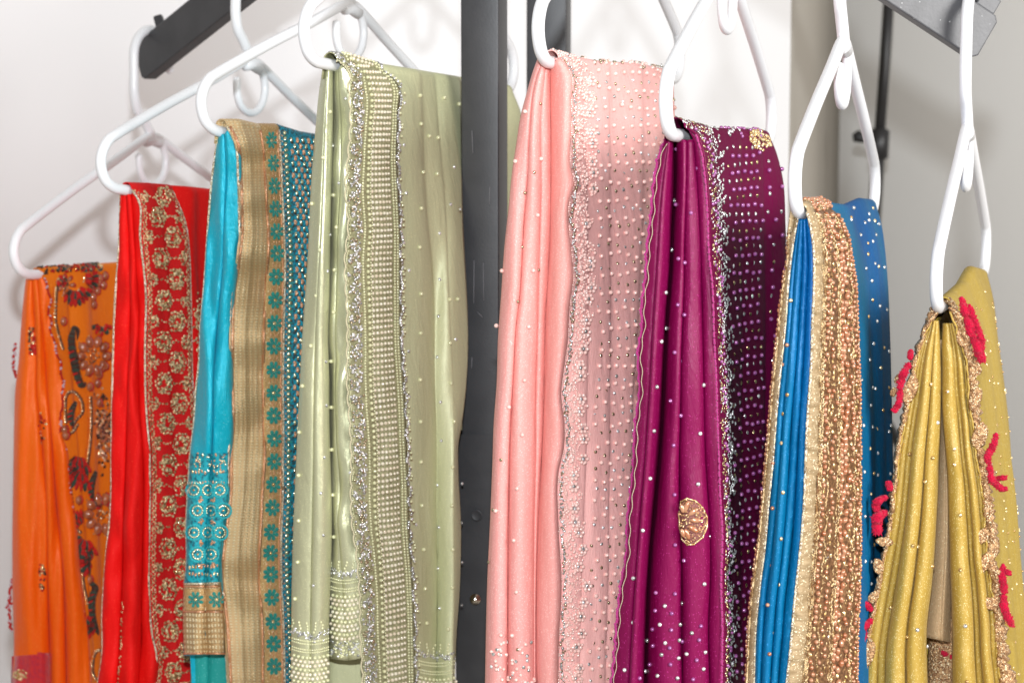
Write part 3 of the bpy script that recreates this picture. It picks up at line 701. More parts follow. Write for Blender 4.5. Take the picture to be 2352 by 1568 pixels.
# ================================================================ TEAL
M['teal'] = silk('turquoise_silk', (.002, .36, .42), (.001, .40, .56), .34, .2, .03, (.3, .9, .9), bump=.5)
M['tealplain'] = silk('plain_teal_silk', (.01, .30, .27), None, .5, .1, .03, (.3, .8, .8))
M['zari'] = zari('gold_zari_weave', (.76, .53, .27), (1.0, .95, .68), 11, 15, metal=.4, rough=.33, cutx=.55, cuty=.58)
M['zari_h'] = zari('gold_zari_weave_hem', (.52, .33, .15), (1.0, .90, .58), 13, 8, metal=.35, rough=.34, cutx=.4, cuty=.35)
M['zbase'] = mat('gold_tissue', (.62, .38, .15), .45, metal=.25, bump=.6, bscale=1500, col2=(.50, .30, .12), mixscale=800, fleck=.06, fleckcol=(.9, .8, .5), fscale=1500)
M['tealthread'] = mat('teal_thread', (.0, .26, .21), .5, sheen=.3, bump=.6, bscale=1600, col2=(.0, .19, .16), mixscale=500)
M['tealmesh'] = mat('blue_teal_base', (.0, .26, .38), .5, bump=.6, bscale=1300, col2=(.03, .05, .05), mixscale=500, ramp=(.48, .56))
M['copper'] = mat('copper_thread', (.72, .36, .20), .34, metal=.8, bump=.5, bscale=1500, fleck=.08, fleckcol=(1, .8, .6), fscale=1400)
M['palegold'] = mat('pale_gold_stones', (.78, .74, .48), .16, metal=.8)
s, h = saree('teal', 'turquoise saree with a broad woven gold border and a strip of teal flowers')
D = setD(h, 521)
te0 = [(502,308),(491,375),(480,487),(476,545),(470,638),(461,743),(456,842),(450,891),(445,974),(437,1040),(433,1102),(428,1204),(428,1306),(423,1345),(422,1400),(423,1494),(426,1560)]
tb0 = [(521,290),(536,319),(547,412),(549,487),(549,545),(540,611),(531,677),(527,776),(527,875),(529,974),(525,1034),(523,1136),(508,1255),(503,1323),(511,1391),(516,1442),(520,1511),(523,1568)]
te1 = [(516,308),(520,400),(516,500),(512,620),(500,743),(492,842),(490,974),(484,1102),(476,1250),(472,1400),(472,1520)]
fl_x = [(598,300),(605,340),(609,400),(613,480),(617,560),(612,640),(607,740),(605,850),(606,950),(608,1050),(603,1130),(600,1200),(596,1290),(599,1370),(603,1450),(604,1560)]
rp_x = [(641,300),(645,360),(648,430),(652,520),(655,600),(653,700),(651,800),(650,900),(651,1000),(650,1060),(650,1130),(646,1240),(646,1300),(650,1400),(653,1500),(654,1568)]
st_x = [(660,302),(662,360),(666,430),(670,520),(672,600),(672,700),(671,800),(670,900),(671,1000),(668,1060),(668,1130),(664,1240),(664,1300),(668,1400),(671,1500),(672,1568)]
tp = Panel([(te0, D+.010, 1505), (te1, D+.003, 1503), ([(x+8, y) for x, y in tb0], D+.006, 1500)], [(.006, .014), (.008, .016)], seg=14, wr=.010, wfx=.03, wfy=.006, wx=2, seed=11)
tp.mesh('pleats', M['teal'], s)
tin = Panel([([(440,1480),(438,1600)], D+.02, 1720), ([(480,1480),(480,1600)], D+.016, 1720), ([(540,1480),(540,1600)], D+.02, 1720)], [.006, .006], nv=20, seg=8); tin.mesh('inner_layer', M['tealplain'], s)
back_drape(h, te0, D+.010, M['teal'], s)
mid = [((a[0]+float(herm(fl_x)(a[1])))/2, a[1]) for a in tb0]
tz = Panel([(tb0, D-.002), (mid, G(h,545,D,.6,-.004)), ([(x+2, y) for x, y in fl_x], G(h,600,D,.6,-.004))], [(.002, .005), (.002, .004)], over=.0056, h=h, seg=10, wr=.026, wfx=.006, wfy=.011, wx=2.5, seed=12)
tz.mesh('gold_zari_border', M['zari'], s)
tf = Panel([(fl_x, G(h,600,D,.6,-.0045)), ([(x, y) for x, y in rp_x], G(h,645,D,.6,-.004))], [.002], over=.0056, h=h, seg=14, wr=.003, wfy=.01, seed=12); tf.mesh('flower_strip', M['zbase'], s)
tm = Panel([(rp_x, G(h,645,D,.6,-.003)), ([(700,318),(705,500),(700,800),(692,1000),(680,1300),(680,1568)], G(h,690,D,.6,-.003)), ([(790,332),(790,700),(760,1568)], G(h,790,D,.6))], [.003, .002], over=.0056, h=h, seg=14, wr=.003, seed=14); tm.mesh('mesh_side', M['tealmesh'], s)
piping('gold_piping', te0, None, 0, mm(2.6, D), M['silverthread'], s, 308, 1340, (D+.008, D+.008))
piping('gold_piping', tb0, None, 0, mm(3.0, D), M['silverthread'], s, 290, 1715, (D-.004, D-.004))
piping('copper_cord', [(x+7, y) for x, y in tb0], tz, .001, mm(3.6, D), M['copper'], s, 292, 1715)
piping('copper_cord', fl_x, tz, .002, mm(3.4, D), M['copper'], s, 300, 1715)
piping('gold_cord', rp_x, tf, .0015, mm(2.6, D), M['silverthread'], s, 300, 1715)
piping('copper_cord', [(x-5, y) for x, y in rp_x], tf, .001, mm(2.2, D), M['copper'], s, 300, 1715)
fy = [322,375,427,480,532,582,636,689,742,795,849,902,954,1007,1059,1112,1165,1221,1269,1318,1371,1426,1477,1529]
Bt = Beads(); Bg = Beads(GEM); Bc = Beads(); Bp = Beads(GEM)
fa, fb = herm(fl_x), herm(rp_x)
for i, y in enumerate(fy):
    cx = (float(fa(y))+float(fb(y)))/2; sc = min(1, .72+.05*i)
    b1 = Beads(); b2 = Beads(GEM)
    for k in range(8):
        a = 2*math.pi*(k+.5)/8; put(b1, tf, cx+12.5*sc*math.cos(a), y+14.5*math.sin(a), 4.9*sc+.4, 6.6, 3.5, -a+math.pi/2, .05)
        put(b1, tf, cx+7*sc*math.cos(a+.3), y+8*math.sin(a+.3), 3.4*sc, 5.0, 3, -a+math.pi/2, .05)
    put(b2, tf, cx, y, 3.2*sc, 3.4, 3); o = b1.build('embroidered_flower', M['tealthread'], s); b2.build('stone', M['crystal_gold'], o, False)
    for dx in (-8, 8, 0):
        for q in (-2.5, 2.5): put(Bc, tf, cx+dx*sc+rng.normal(0, .8), y+26+q, 2.2, 2.6, 2, rng.random()*3)
for y in np.arange(306, 1600, 13):                       # stone strip
    a = float(fb(y))+12; put(Bp, tm, a, y, 5, 5, 4, 0, .3); put(Bc, tm, a-6, y+6, 2, 3, 2, .5); put(Bt, tm, a+4, y+6.5, 5, 2.4, 2); put(Bt, tm, a-3, y+6.5, 4, 1.8, 2)
f2 = herm(te0); sg = herm([(735,225),(719,375),(708,585),(702,677),(690,875),(682,1060),(675,1204),(671,1340),(670,1568)])
r = 0; Bdk = Beads(); Bt2 = Beads()
for y in np.arange(322, 1600, 13.5):
    a = float(fb(y))+26; b = float(sg(y))+12; n = max(1, int((b-a)/13)+1)
    for j in range(n):
        x = a+13*j+(6.5 if r % 2 else 0)
        if x > b: continue
        yy = y+ (x-a)*.06
        if (j+r//2) % 2: put(Bc, tm, x, yy, 5.5, 7.5, 3, 0, .1); put(Bp, tm, x, yy, 2.4, 2.6, 3.4, 0, .3)
        else: put(Bp, tm, x, yy, 4, 6, 3.4, 0, .3); put(Bdk, tm, x, yy+6, 5, 3, 2)
        for q_ in (-1, 1): put(Bt2, tm, x+q_*5.5, yy-3.5*q_, 2.0, 6.5, 2.2, .75*q_)
    r += 1
# embroidered foot of the pleats
eh = Panel([([(437,1042),(428,1204),(428,1306),(424,1346)], D, 1348), ([(524,1040),(523,1136),(508,1255),(504,1323)], D, 1346)], [0], nv=60, seg=30, host=tp, off=.0012)
M['aqua'] = mat('aqua_base', (.0, .33, .40), .5, bump=.5, bscale=1200, col2=(.0, .10, .14), mixscale=350, ramp=(.5, .62))
eh.mesh('embroidered_hem', M['aqua'], s, .0006)
Bq = Beads()
M['aquathread'] = mat('aqua_thread', (.0, .38, .42), .5, sheen=.3, bump=.5, bscale=1500)
def ring(B, pn, cx, cy, R, n, r, w=.5):
    for k in range(n):
        a = 2*math.pi*k/n; put(B, pn, cx+R*math.cos(a), cy+R*math.sin(a), r, r*1.5, r, -a, .05, w=w)
for (j, y) in enumerate((1125, 1172, 1222, 1272)):
    for x in (446, 477, 505):
        if x > float(herm(tb0)(y))-6: continue
        ring(Bq, eh, x+(8 if j % 2 else 0), y, 17, 16, 3); ring(Bp, eh, x+(8 if j % 2 else 0), y, 11, 12, 2.3); put(Bg, eh, x+(8 if j % 2 else 0), y, 3, 3, 3)
    for x in (461, 490):
        for q in range(14): a = rng.random()*6.28; put(Bc, eh, x+6*math.cos(a)*rng.random(), y+24+10*math.sin(a)*rng.random(), 2, 3, 2, rng.random()*3, .3)
for y, st in ((1084, 7), (1108, 6), (1300, 7), (1318, 7), (1042, 30)):
    for x in np.arange(436, 520, st):
        if x > float(herm(tb0)(y))-3: continue
        put([Bc, Bp, Bg][int(rng.integers(3))], eh, x, y+rng.normal(0, 1.5), 2.6, 5, 2.2, rng.normal(0, .3), .2)
for x in (455, 483, 508):
    for q in range(14): put([Bc, Bp][q % 2], eh, x+rng.normal(0, 4), 1062+rng.normal(0, 9), 2.4, 2.8, 2.2, rng.random()*3, .3)
hb = Panel([([(423,1338),(421,1400),(424,1498)], D, 1500), ([(506,1336),(512,1400),(517,1490)], D, 1497)], [0], nv=60, seg=30, host=tp, off=.0025); hb.mesh('gold_hem', M['zari_h'], s, .001)
ft = Panel([([(423,1352),(422,1388)], D, 1402), ([(507,1350),(513,1388)], D, 1400)], [0], nv=16, seg=24, host=tp, off=.0038); ft.mesh('flower_hem', M['zbase'], s, .0006)
for cx in (450, 497):
    for k in range(8):
        a = 2*math.pi*(k+.5)/8; put(Bt, ft, cx+13*math.cos(a), 1376+14*math.sin(a), 4.2, 6, 3.5, -a+math.pi/2, .05, w=.3); put(Bt, ft, cx+7*math.cos(a+.4), 1376+7*math.sin(a+.4), 2.8, 4.2, 3, -a+math.pi/2, w=.3)
    put(Bg, ft, cx, 1376, 3.2, 3.4, 3)
for y, m_ in ((1340, 'silverthread'), (1346, 'copper'), (1404, 'copper'), (1500, 'copper')):
    xs = np.linspace(423, float(herm(tb0)(y))-1, 24); tube('hem_cord', P3(xs, np.full(24, y), hb.depth(xs, np.full(24, min(y, 1496)))-.0015), mm(2.6, D), M[m_], s, 8)
Bdk.build('dark_embroidery', M['brownthread'], s); Bt2.build('blue_zigzag', mat('blue_thread', (.0, .33, .46), .5, bump=.5), s); Bt.build('teal_embroidery', M['tealthread'], s); Bq.build('aqua_embroidery', M['aquathread'], s); Bg.build('gold_stones', M['crystal_gold'], s, False); Bc.build('copper_embroidery', M['copper'], s); Bp.build('pale_stones', M['palegold'], s, False)
# ================================================================ SAGE
M['sage'] = silk('sage_shot_silk', (.46, .475, .31), (.54, .53, .33), .33, .45, .05, (.9, .85, .5), sheen=.1, bump=.10)
M['sage2'] = silk('sage_shot_silk_side', (.49, .51, .31), (.56, .56, .34), .50, .12, .05, (.9, .85, .5), sheen=.1, bump=.10)
M['sagelace'] = mat('sage_net', (.40, .39, .22), .6, bump=.5, bscale=1500, col2=(.26, .25, .13), mixscale=500)
M['creamthread'] = mat('cream_thread', (.62, .56, .36), .5, sheen=.3, bump=.6, bscale=1600)
s, h = saree('sage', 'pale sage green satin saree with a cream pearl band, beside the front grey upright')
D = setD(h, 774)
se0 = [(742,158),(740,170),(732,225),(727,281),(719,375),(712,487),(710,545),(702,677),(695,776),(690,875),(685,974),(681,1064),(675,1204),(671,1340),(670,1443),(670,1568)]
se1 = [(764,161),(764,262),(762,375),(759,487),(757,585),(756,677),(753,776),(756,875),(756,974),(758,1050),(762,1204),(758,1340),(755,1477),(757,1568)]
sb0 = [(774,138),(796,152),(805,206),(809,281),(804,356),(798,431),(804,525),(797,588),(797,628),(801,710),(802,793),(801,842),(804,924),(809,990),(811,1060),(810,1129),(813,1204),(823,1272),(830,1357),(832,1460),(838,1568)]
sm1 = [(777,160),(783,375),(779,487),(774,600),(773,1000),(780,1150),(776,1204),(780,1240)]
sb1 = [(880,162),(910,190),(914,262),(912,375),(918,487),(920,585),(921,743),(927,875),(932,974),(935,1055),(942,1238),(951,1408),(953,1511),(954,1568)]
sp1 = Panel([(se0, D+.016), ([(753,158),(745,300),(738,500),(728,700),(722,900),(720,1100),(716,1300),(712,1568)], D+.004), (se1, D+.012)], [(.003, .006), (.004, .008)], seg=14, wr=.003, wfx=.03, wfy=.004, seed=21)
sp1.mesh('front_fold', M['sage'], s)
sp2 = Panel([([(x+1, y) for x, y in se1], D+.018, 1512), ([(x, y) for x, y in sm1], D+.008, 1516), ([(x+14, y) for x, y in sb0], D+.010, 1508)], [(.002, .003), (.004, .008)], seg=12, wr=.006, wfx=.03, wfy=.009, wx=3, seed=22)
sp2.mesh('second_fold', M['sage'], s)
sd = Panel([([(748,170),(752,400),(748,900),(750,1568)], D+.04), ([(830,170),(830,900),(850,1568)], D+.04)], [0], nv=20, seg=4); sd.mesh('inner_layer', M['sage2'], s)
smid = [((a[0]*.55+float(herm(sb1)(a[1]))*.45), a[1]+4) for a in sb0]
sbp = Panel([(sb0, D-.003), (smid, G(h,835,D,.6,-.005)), (sb1, G(h,885,D,.6,-.003))], [.004, .003], over=.0056, h=h, seg=12, wr=.004, wfx=.02, wfy=.008, wx=2, seed=23, nv=200); sbp.mesh('pearl_border', M['sagelace'], s)
sr = Panel([([(x-5, y+4) for x, y in sb1], G(h,885,D,.6,.0)), ([(967,204),(975,400),(990,600),(1000,900),(1003,1200),(1002,1568)], G(h,960,D,.72,-.004)), ([(1000,208),(1016,400),(1030,650),(1040,900),(1040,1568)], (HD(h, 1000), 1.575)), ([(1059,212),(1060,400),(1059,980),(1052,1020),(1052,1068),(1058,1204),(1055,1340),(1048,1443),(1043,1568)], (1.70, 1.59))], [(.010, .010), (.003, .006), (.006, .003)], over=.0062, h=h, seg=12, wr=.006, wfx=.02, wfy=.004, wx=4, seed=24)
sr.mesh('plain_side', M['sage2'], s)
sr2 = Panel([([(1048,216),(1048,600),(1046,960)], 1.735, 965), ([(1120,214),(1120,960)], 1.78, 965), ([(1178,214),(1196,260),(1192,400),(1184,600),(1170,960)], 1.80, 965)], [.006, .008], over=.0062, h=h, nv=60, seg=10, wr=.004, seed=25); sr2.mesh('far_side', M['sage2'], s)
back_drape(h, se0, D+.016, M['sage'], s)
Bc = Beads(); Bp = Beads(); Bs = Beads(GEM); Bw = Beads(); Bth = Beads(); Bdk = Beads(GEM)
L0, L1 = herm(sb0), herm(sb1)
def row_y(y0, d, dn): return y0 + (YH-y0)*(1-dn/d)*1.0
y = 112.; k = 0
while y < 1640:
    sp = 13.2
    for fr, B, r, kind in ((.27, Bw, 3.0, 0), (.335, Bp, 4.6, 1), (.40, Bw, 2.6, 0), (.455, Bc, 4.7, 1), (.535, Bc, 4.6, 1), (.61, Bc, 4.4, 1), (.68, Bc, 4.1, 1), (.745, Bc, 3.8, 1), (.80, Bc, 3.5, 1)):
        u = fr; yy = y
        x, d, n = sbp.uvpt(u, yy); yy = 140+(y-140)*1.0; yy = YH+(yy-YH)*(D/ d)*1.0 if False else y-(d-D)*(y-YH)/d*.85
        if yy < sbp.top(u)+3: continue
        x, d, n = sbp.uvpt(u, yy); p = P3(x, yy, d); rj = r*rng.uniform(.93, 1.07)
        if not kind:
            for q in (0, sp/2): B.add(P3(x, yy+q, d), n, mm(r, d), 0, .1, .6)
        else: B.add(p, n, (mm(rj, d), mm(rj, d), mm(r, d)), 0, .1, .6)
    y += sp; k += 1
for y in np.arange(152, 1640, 6.6):                      # two rows of small pearls and the crystal edge, right side
    for fr, B, r in ((.875, Bw, 3.1), (.93, Bw, 2.9)):
        x, d, n = sbp.uvpt(fr, y+12); B.add(P3(x, y+12, d), n, mm(r, d), 0, .1, .6)
    x, d, n = sbp.uvpt(.99, y+16); Bs.add(P3(x+3+3*math.sin(y*.12)+rng.normal(0, 1.2), y+16, d-.002), facecam(n, .5), (mm(4.2, d),)*3, rng.random(), .5)
    if rng.random() < .4: Bw.add(P3(x+8+rng.normal(0, 1.5), y+16, d-.002), n, mm(3.2, d))
for y in np.arange(140, 1640, 4.6):                      # rhinestone scallops, left side
    ph = (y % 36)/36; w = math.sin(math.pi*ph); x0 = float(L0(y)); wd = float(L1(y))-x0
    for q in range(5):
        fr = .03+.215*rng.random()
        if fr < .11 and w < .55: continue
        x = x0+wd*fr-2+(1-w)*4; xx, d, n = sbp.uvpt(fr, y); (Bs if rng.random() < .68 else Bdk).add(P3(x, y+rng.normal(0, 2.5), d-.001), facecam(n, .4), (mm(rng.uniform(2.4, 4.0), d),)*3, rng.random(), .5)
    for q in (0,):
        d = D-.004; Bth.add(P3(x0-2-4*w, y, d), (0, -1, 0), (mm(2.2, d), mm(3.4, d), mm(1.6, d)), .5*math.cos(math.pi*ph))
        Bw.add(P3(x0+3-4*w, y, d), (0, -1, 0), mm(2.0, d)) if rng.random() < .6 else None
# scattered pearls and stones
for fr, B, r in ((.27, Bw, 3.0), (.335, Bp, 4.6), (.40, Bw, 2.6), (.455, Bc, 4.7), (.535, Bc, 4.6), (.61, Bc, 4.4), (.68, Bc, 4.1), (.745, Bc, 3.8), (.80, Bc, 3.5), (.875, Bw, 3.1), (.93, Bw, 2.9)):
    for a in ((.35, 1.05, 1.75) if r > 3.2 else (.2, .6, 1., 1.4, 1.8)): p, n, d = sbp.arc(fr, a); B.add(p, n, mm(r, d))
for k in range(60): p, n, d = sbp.arc(.02+.2*rng.random(), 1.9*rng.random()); Bs.add(p, n, mm(3.4, d), rng.random(), .4)
for k in range(16): p, n, d = sbp.arc(.97+.03*rng.random(), 1.9*rng.random()); Bs.add(p, n, mm(3.8, d), rng.random(), .4)
sc1 = [(755,257,0),(741,362,0),(719,468,0),(733,574,0),(729,679,0),(715,794,0),(697,886,0),(690,992,0),(688,1091,0),(688,1195,0),(686,1290,0),(680,1374,0),(762,448,0),(763,335,1),(757,539,1),(752,623,1),(748,830,1),(749,931,1),(745,1050,1),(737,1132,1),(743,1228,1),(721,1344,1)]
sc2 = [(775,522,0),(770,620,0),(767,717,0),(763,829,0),(764,935,0),(765,1032,0),(767,1136,0),(770,1232,0),(794,227,1),(779,421,1),(804,1085,1),(805,1186,1)]
sc3 = [(962,220,0),(1018,226,0),(1052,240,0),(928,237,1),(964,285,0),(984,313,0),(1004,317,0),(927,333,1),(969,396,0),(1002,400,0),(1042,384,1),(932,444,1),(965,479,0),(1009,536,1),(1034,470,1),(962,568,0),(939,621,1),(1010,642,1),(965,675,0),(1031,688,0),(1049,687,0),(964,765,0),(1007,726,1),(938,807,1),(1032,788,0),(1046,779,1),(963,872,0),(1005,820,1),(1035,880,0),(939,911,1),(1012,923,1),(964,968,0),(1041,968,0),(1014,1012,1),(965,1060,0),(1040,1072,0),(1005,1113,1),(967,1160,0),(1038,1160,0),(1009,1210,1),(971,1261,0),(1040,1261,0),(955,1204,1),(1007,1304,1),(974,1351,0),(1039,1348,0),(1011,1396,1),(978,1430,0),(1031,1444,0)]
for pn, lst in ((sp1, sc1), (sp2, sc2), (sr, sc3)):
    for x, y, t in lst:
        p, n, d = pn.at(x, y)
        if t: each('crystal', [(p, facecam(n, .5), (mm(4.2, d),)*3, dict(tilt=.2))], 'crystal', s, GEM, False)
        else: each('pearl', [(p, n, mm(4.9, d), dict(lift=.7))], 'pearl_green', s)
for y in (480, 645, 790, 900, 1110, 1200, 1290, 1390): Bs.add(P3(1058+ (3 if y > 1000 else 0), y, 1.63), (0, -1, 0), (mm(3.5, 1.6),)*3, 0, .4)
# pearl hems
def hem(pn, x0, x1, y0, y1, curve=0., yend=None):
    for ix, x in enumerate(np.arange(x0, x1, 4.2)):
        t = (x-x0)/(x1-x0); dy = curve*4*t*(1-t)
        for q in range(2):
            p, n, d = pn.at(x+rng.normal(0, 1.5), y0+dy+rng.normal(0, 5)); Bs.add(p, n, (mm(3.6, d),)*3, 0, .4)
        for yy in (y0+14, y0+21, y0+34, y0+40):
            p, n, d = pn.at(x, yy+dy); Bw.add(p, n, mm(2.3, d), lift=.6)
        if ix % 4 == 0:
            for q in range(4): p, n, d = pn.at(x+rng.normal(0, 2), y0-6-q*7+dy); Bw.add(p, n, (mm(2.8, d), mm(3.6, d), mm(2.5, d)))
    r = 0
    for yy in np.arange(y0+52, y1, 9.6):
        for x in np.arange(x0+(0 if r % 2 else 4.5), x1, 9.2):
            t = (x-x0)/(x1-x0); p, n, d = pn.at(x, yy+curve*4*t*(1-t)); (Bc if r % 3 else Bp).add(p, n, mm(4.4, d), lift=.5)
        r += 1
hem(sp1, 673, 755, 1450, 1625, 8); hem(sp2, 762, 824, 1312, 1462, 6); hem(sr, 962, 1046, 1502, 1640, 6)
for x in np.arange(762, 826, 3.6):
    for q in range(5): p, n, d = sp2.at(x, 1470+rng.random()*38); (Bs if rng.random() < .6 else Bw).add(p, n, (mm(3.2, d),)*3, 0, .4)
Bc.build('cream_pearls', M['pearl_cream'], s); Bp.build('green_pearls', M['pearl_green'], s); Bs.build('crystal_trim', M['crystal'], s, False); Bw.build('seed_pearls', M['pearl_green'], s); Bth.build('scallop_edge', M['creamthread'], s); Bdk.build('smoky_trim', M['crystal_smoke'], s, False)
# ================================================================ PINK
M['pink'] = silk('pink_satin', (.81, .345, .295), (.78, .335, .31), .50, .03, .10, (1, .72, .70), sheen=.1, bump=.15, spec=.25)
M['pink2'] = silk('pink_crepe', (.86, .45, .41), (.82, .43, .40), .65, .0, .06, (1, .70, .66), sheen=.35, bump=.3)
s, h = saree('pink', 'pale pink saree covered in rows of pink pearls and crystals')
D = setD(h, 1282)
pe0 = [(1237,132),(1225,165),(1212,210),(1198,262),(1187,330),(1178,390),(1169,480),(1160,562),(1152,677),(1145,776),(1142,875),(1135,974),(1132,1064),(1127,1187),(1120,1340),(1116,1511),(1115,1568)]
pe1 = [(1243,150),(1235,170),(1217,300),(1212,412),(1203,525),(1199,600),(1194,680),(1186,743),(1180,850),(1172,1000),(1168,1200),(1166,1568)]
pe2 = [(1253,152),(1243,244),(1242,450),(1238,585),(1235,743),(1230,941),(1230,1040),(1227,1204),(1227,1340),(1227,1568)]
pe3 = [(1264,150),(1266,337),(1264,540),(1253,743),(1250,908),(1245,1040),(1236,1204),(1231,1340),(1230,1568)]
pb0 = [(1282,134),(1300,157),(1307,240),(1307,300),(1305,375),(1314,424),(1304,461),(1309,585),(1313,630),(1303,710),(1300,776),(1291,842),(1284,908),(1292,974),(1290,1030),(1279,1078),(1278,1204),(1285,1340),(1279,1477),(1278,1568)]
pp_ = Panel([(pe0, D+.012), (pe1, D+.006), (pe2, D+.008), (pe3, D+.014), ([(x+4, y) for x, y in pb0], D+.001)], [(.005, .014), (.007, .016), (.004, .008), (.010, .017)], seg=12, wr=.003, wfx=.03, wfy=.003, seed=31)
pp_.mesh('pleats', M['pink'], s)
pt = [(1335,150),(1345,400),(1350,700),(1345,1000),(1335,1300),(1330,1568)]
pf = Panel([([(x+1, y) for x, y in pb0], D+.002), (pt, (HD(h,1335), D+.008)), ([(1400,160),(1400,500),(1400,900),(1390,1568)], (HD(h,1390), D+.022)), ([(1475,162),(1475,500),(1455,900),(1430,1568)], (HD(h,1455), D+.038)), ([(1546,176),(1552,400),(1550,900),(1540,1568)], (HD(h,1540), D+.062))], [.005, .005, .005, .004], over=.0056, h=h, seg=13, wr=.0022, wfx=.04, wfy=.005, wx=3, seed=33, nv=210)
pf.mesh('beaded_side', M['pink2'], s); back_drape(h, pe0, D+.012, M['pink'], s)
rip = Panel([([(x-13-4*math.sin(y*.03), y) for x, y in pb0], D+.000), (pb0, D-.001)], [.0015], nv=240, seg=6, wr=.004, wfx=.01, wfy=.03, wx=5, seed=34); rip.mesh('rippled_edge', M['pink'], s)
Bk = Beads(); Bs = Beads(GEM); Bsm = Beads(GEM)
f0 = herm(pb0)
for y in np.arange(140, 1600, 5.0):                      # crystal line and dense pearls
    x0 = float(f0(y))+9+2*math.sin(y*.11)
    for q in range(2): (Bs if rng.random() < .6 else Bsm).add(P3(x0+rng.normal(4, 1.8), y+rng.normal(0, 1.5), D-.001), (0, -1, 0), (mm(2.7, D),)*3, rng.random(), .45)
    Bk.add(P3(x0-5+rng.normal(0, 1), y, D-.001), (0, -1, 0), mm(2.6, D))
    for q in range(7):
        dx = 9+rng.random()**1.4*44*(.75+.25*math.sin(y*.09)); r = rng.choice([2.2, 2.8, 4.2], p=[.45, .33, .22]); p, n, d = pf.at(x0+dx, y+rng.normal(0, 3)); Bk.add(p, n, mm(r, d), lift=.8)
for y in np.arange(150, 1600, 36):                       # pearl rosettes
    y += rng.normal(0, 7); cx = float(f0(y))+46+rng.normal(0, 7)
    if rng.random() < .15: continue
    for k in range(6): a = k*1.047; p, n, d = pf.at(cx+8*math.cos(a), y+9*math.sin(a)); Bk.add(p, n, mm(5, d), lift=.8)
    p, n, d = pf.at(cx, y); Bs.add(p, facecam(n), (mm(5, d),)*3, 0, .2, 1.)
r = 0
for y0 in np.arange(120, 1900, 21.5):
    acc = 0.; last = None
    for u in np.linspace(.30, .995, 200):
        x, d, n = pf.uvpt(u, min(y0, 1715)); y = y0-(d-D)*(y0-YH)/d*.45 + 5*nz(u*5, y0*.01, 3)
        if not 150 < y < 1620: continue
        x, d, n = pf.uvpt(u, y); p = P3(x, y, d)
        if last is None: last = x-15*rng.random()
        if x-last > 25-11*u+rng.normal(0, 1.6):
            last = x; yj = y+rng.normal(0, 4.2)
            if r % 2 == 0: Bk.add(P3(x, yj, d), n, mm(5.4, d), lift=.75)
            else: (Bs if rng.random() < .5 else Bsm).add(P3(x, yj, d), facecam(n, .45), (mm(4.6, d),)*3, 0, .45)
    r += 1
for k in range(70): p, n, d = pf.arc(.30+.68*rng.random(), .3+1.5*rng.random()); (Bk if k % 2 else Bsm).add(p, n, mm(4.6, d), lift=.7)
for k in range(60): p, n, d = pf.arc(.02+.2*rng.random(), 1.9*rng.random()); (Bk if k % 3 else Bs).add(p, n, mm(3.4, d), lift=.7)
for x, y, t in ((1252,124+12,0),(1209,257,0),(1187,371,0),(1239,365,0),(1239,238,1),(1226,396,1),(1232,494,0),(1204,443,1),(1157,622,0),(1224,621,0),(1197,567,1),(1144,748,0),(1213,750,0),(1187,692,1),(1167,934,0),(1203,873,0),(1152,1055,1),(1198,998,0),(1189,1121,0),(1141,1172,0),(1135,1170,1),(1183,1240,0),(1167,1343,0),(1187,1358,0),(1126,1290,1),(1179,1458,0),(1150,1457,0),(1190,1490,1),(1235,620,1),(1236,740,1),(1233,810,1),(1232,880,1),(1231,980,1),(1230,1115,1),(1228,1225,1)):
    p, n, d = pp_.at(x, y); each('crystal' if t else 'pearl', [(p, n, mm(4.2, d) if t else mm(5.2, d), dict(lift=.8))], 'crystal_smoke' if t else 'pearl_pink', s, GEM if t else SPHL, not t)
for k in range(70):
    x = 1120+105*rng.random(); y = 1470+140*rng.random()**.8; p, n, d = pp_.at(x, y); (Bk if k % 3 else Bs).add(p, n, (mm(4.8, d),)*3, 0, .1, .7)
Bk.build('pink_pearls', M['pearl_pink'], s); Bs.build('crystal_stones', M['crystal'], s, False); Bsm.build('smoky_stones', M['crystal_smoke'], s, False)
# ================================================================ MAGENTA
M['plum'] = silk('magenta_satin', (.185, .0008, .056), (.16, .0008, .046), .42, .04, .03, (.6, .05, .3), sheen=.0, bump=.2, spec=.25)
M['plum2'] = silk('magenta_crepe', (.14, .001, .042), (.125, .001, .036), .7, .0, .0, (.4, .05, .2), sheen=0, bump=.2, spec=.1)
M['plumthread'] = mat('magenta_thread', (.38, .01, .16), .6, sheen=.5, bump=.6, bscale=1500)
s, h = saree('plum', 'deep magenta saree with purple pearls and one gold half-moon medallion')
D = setD(h, 1572)
me0 = [(1532,312),(1517,345),(1502,412),(1494,499),(1484,585),(1481,640),(1473,700),(1474,750),(1466,800),(1468,900),(1458,974),(1455,1050),(1449,1119),(1440,1197),(1438,1272),(1427,1334),(1418,1402),(1411,1494),(1404,1560)]
me1 = [(1546,318),(1547,412),(1541,525),(1537,620),(1530,710),(1522,842),(1518,941),(1511,1050),(1503,1136),(1493,1238),(1486,1340),(1482,1443),(1479,1568)]
me2 = [(1577,322),(1575,450),(1572,545),(1570,677),(1565,809),(1562,974),(1560,1050),(1561,1170),(1566,1306),(1566,1443),(1568,1568)]
me3 = [(1594,320),(1603,450),(1608,545),(1613,710),(1616,875),(1620,1050),(1628,1170),(1632,1306),(1627,1443),(1630,1568)]
mb0 = [(1572,292),(1592,304),(1607,335),(1618,394),(1626,506),(1629,585),(1636,644),(1641,776),(1646,875),(1649,974),(1652,1050),(1654,1119),(1660,1238),(1657,1340),(1660,1443),(1658,1568)]
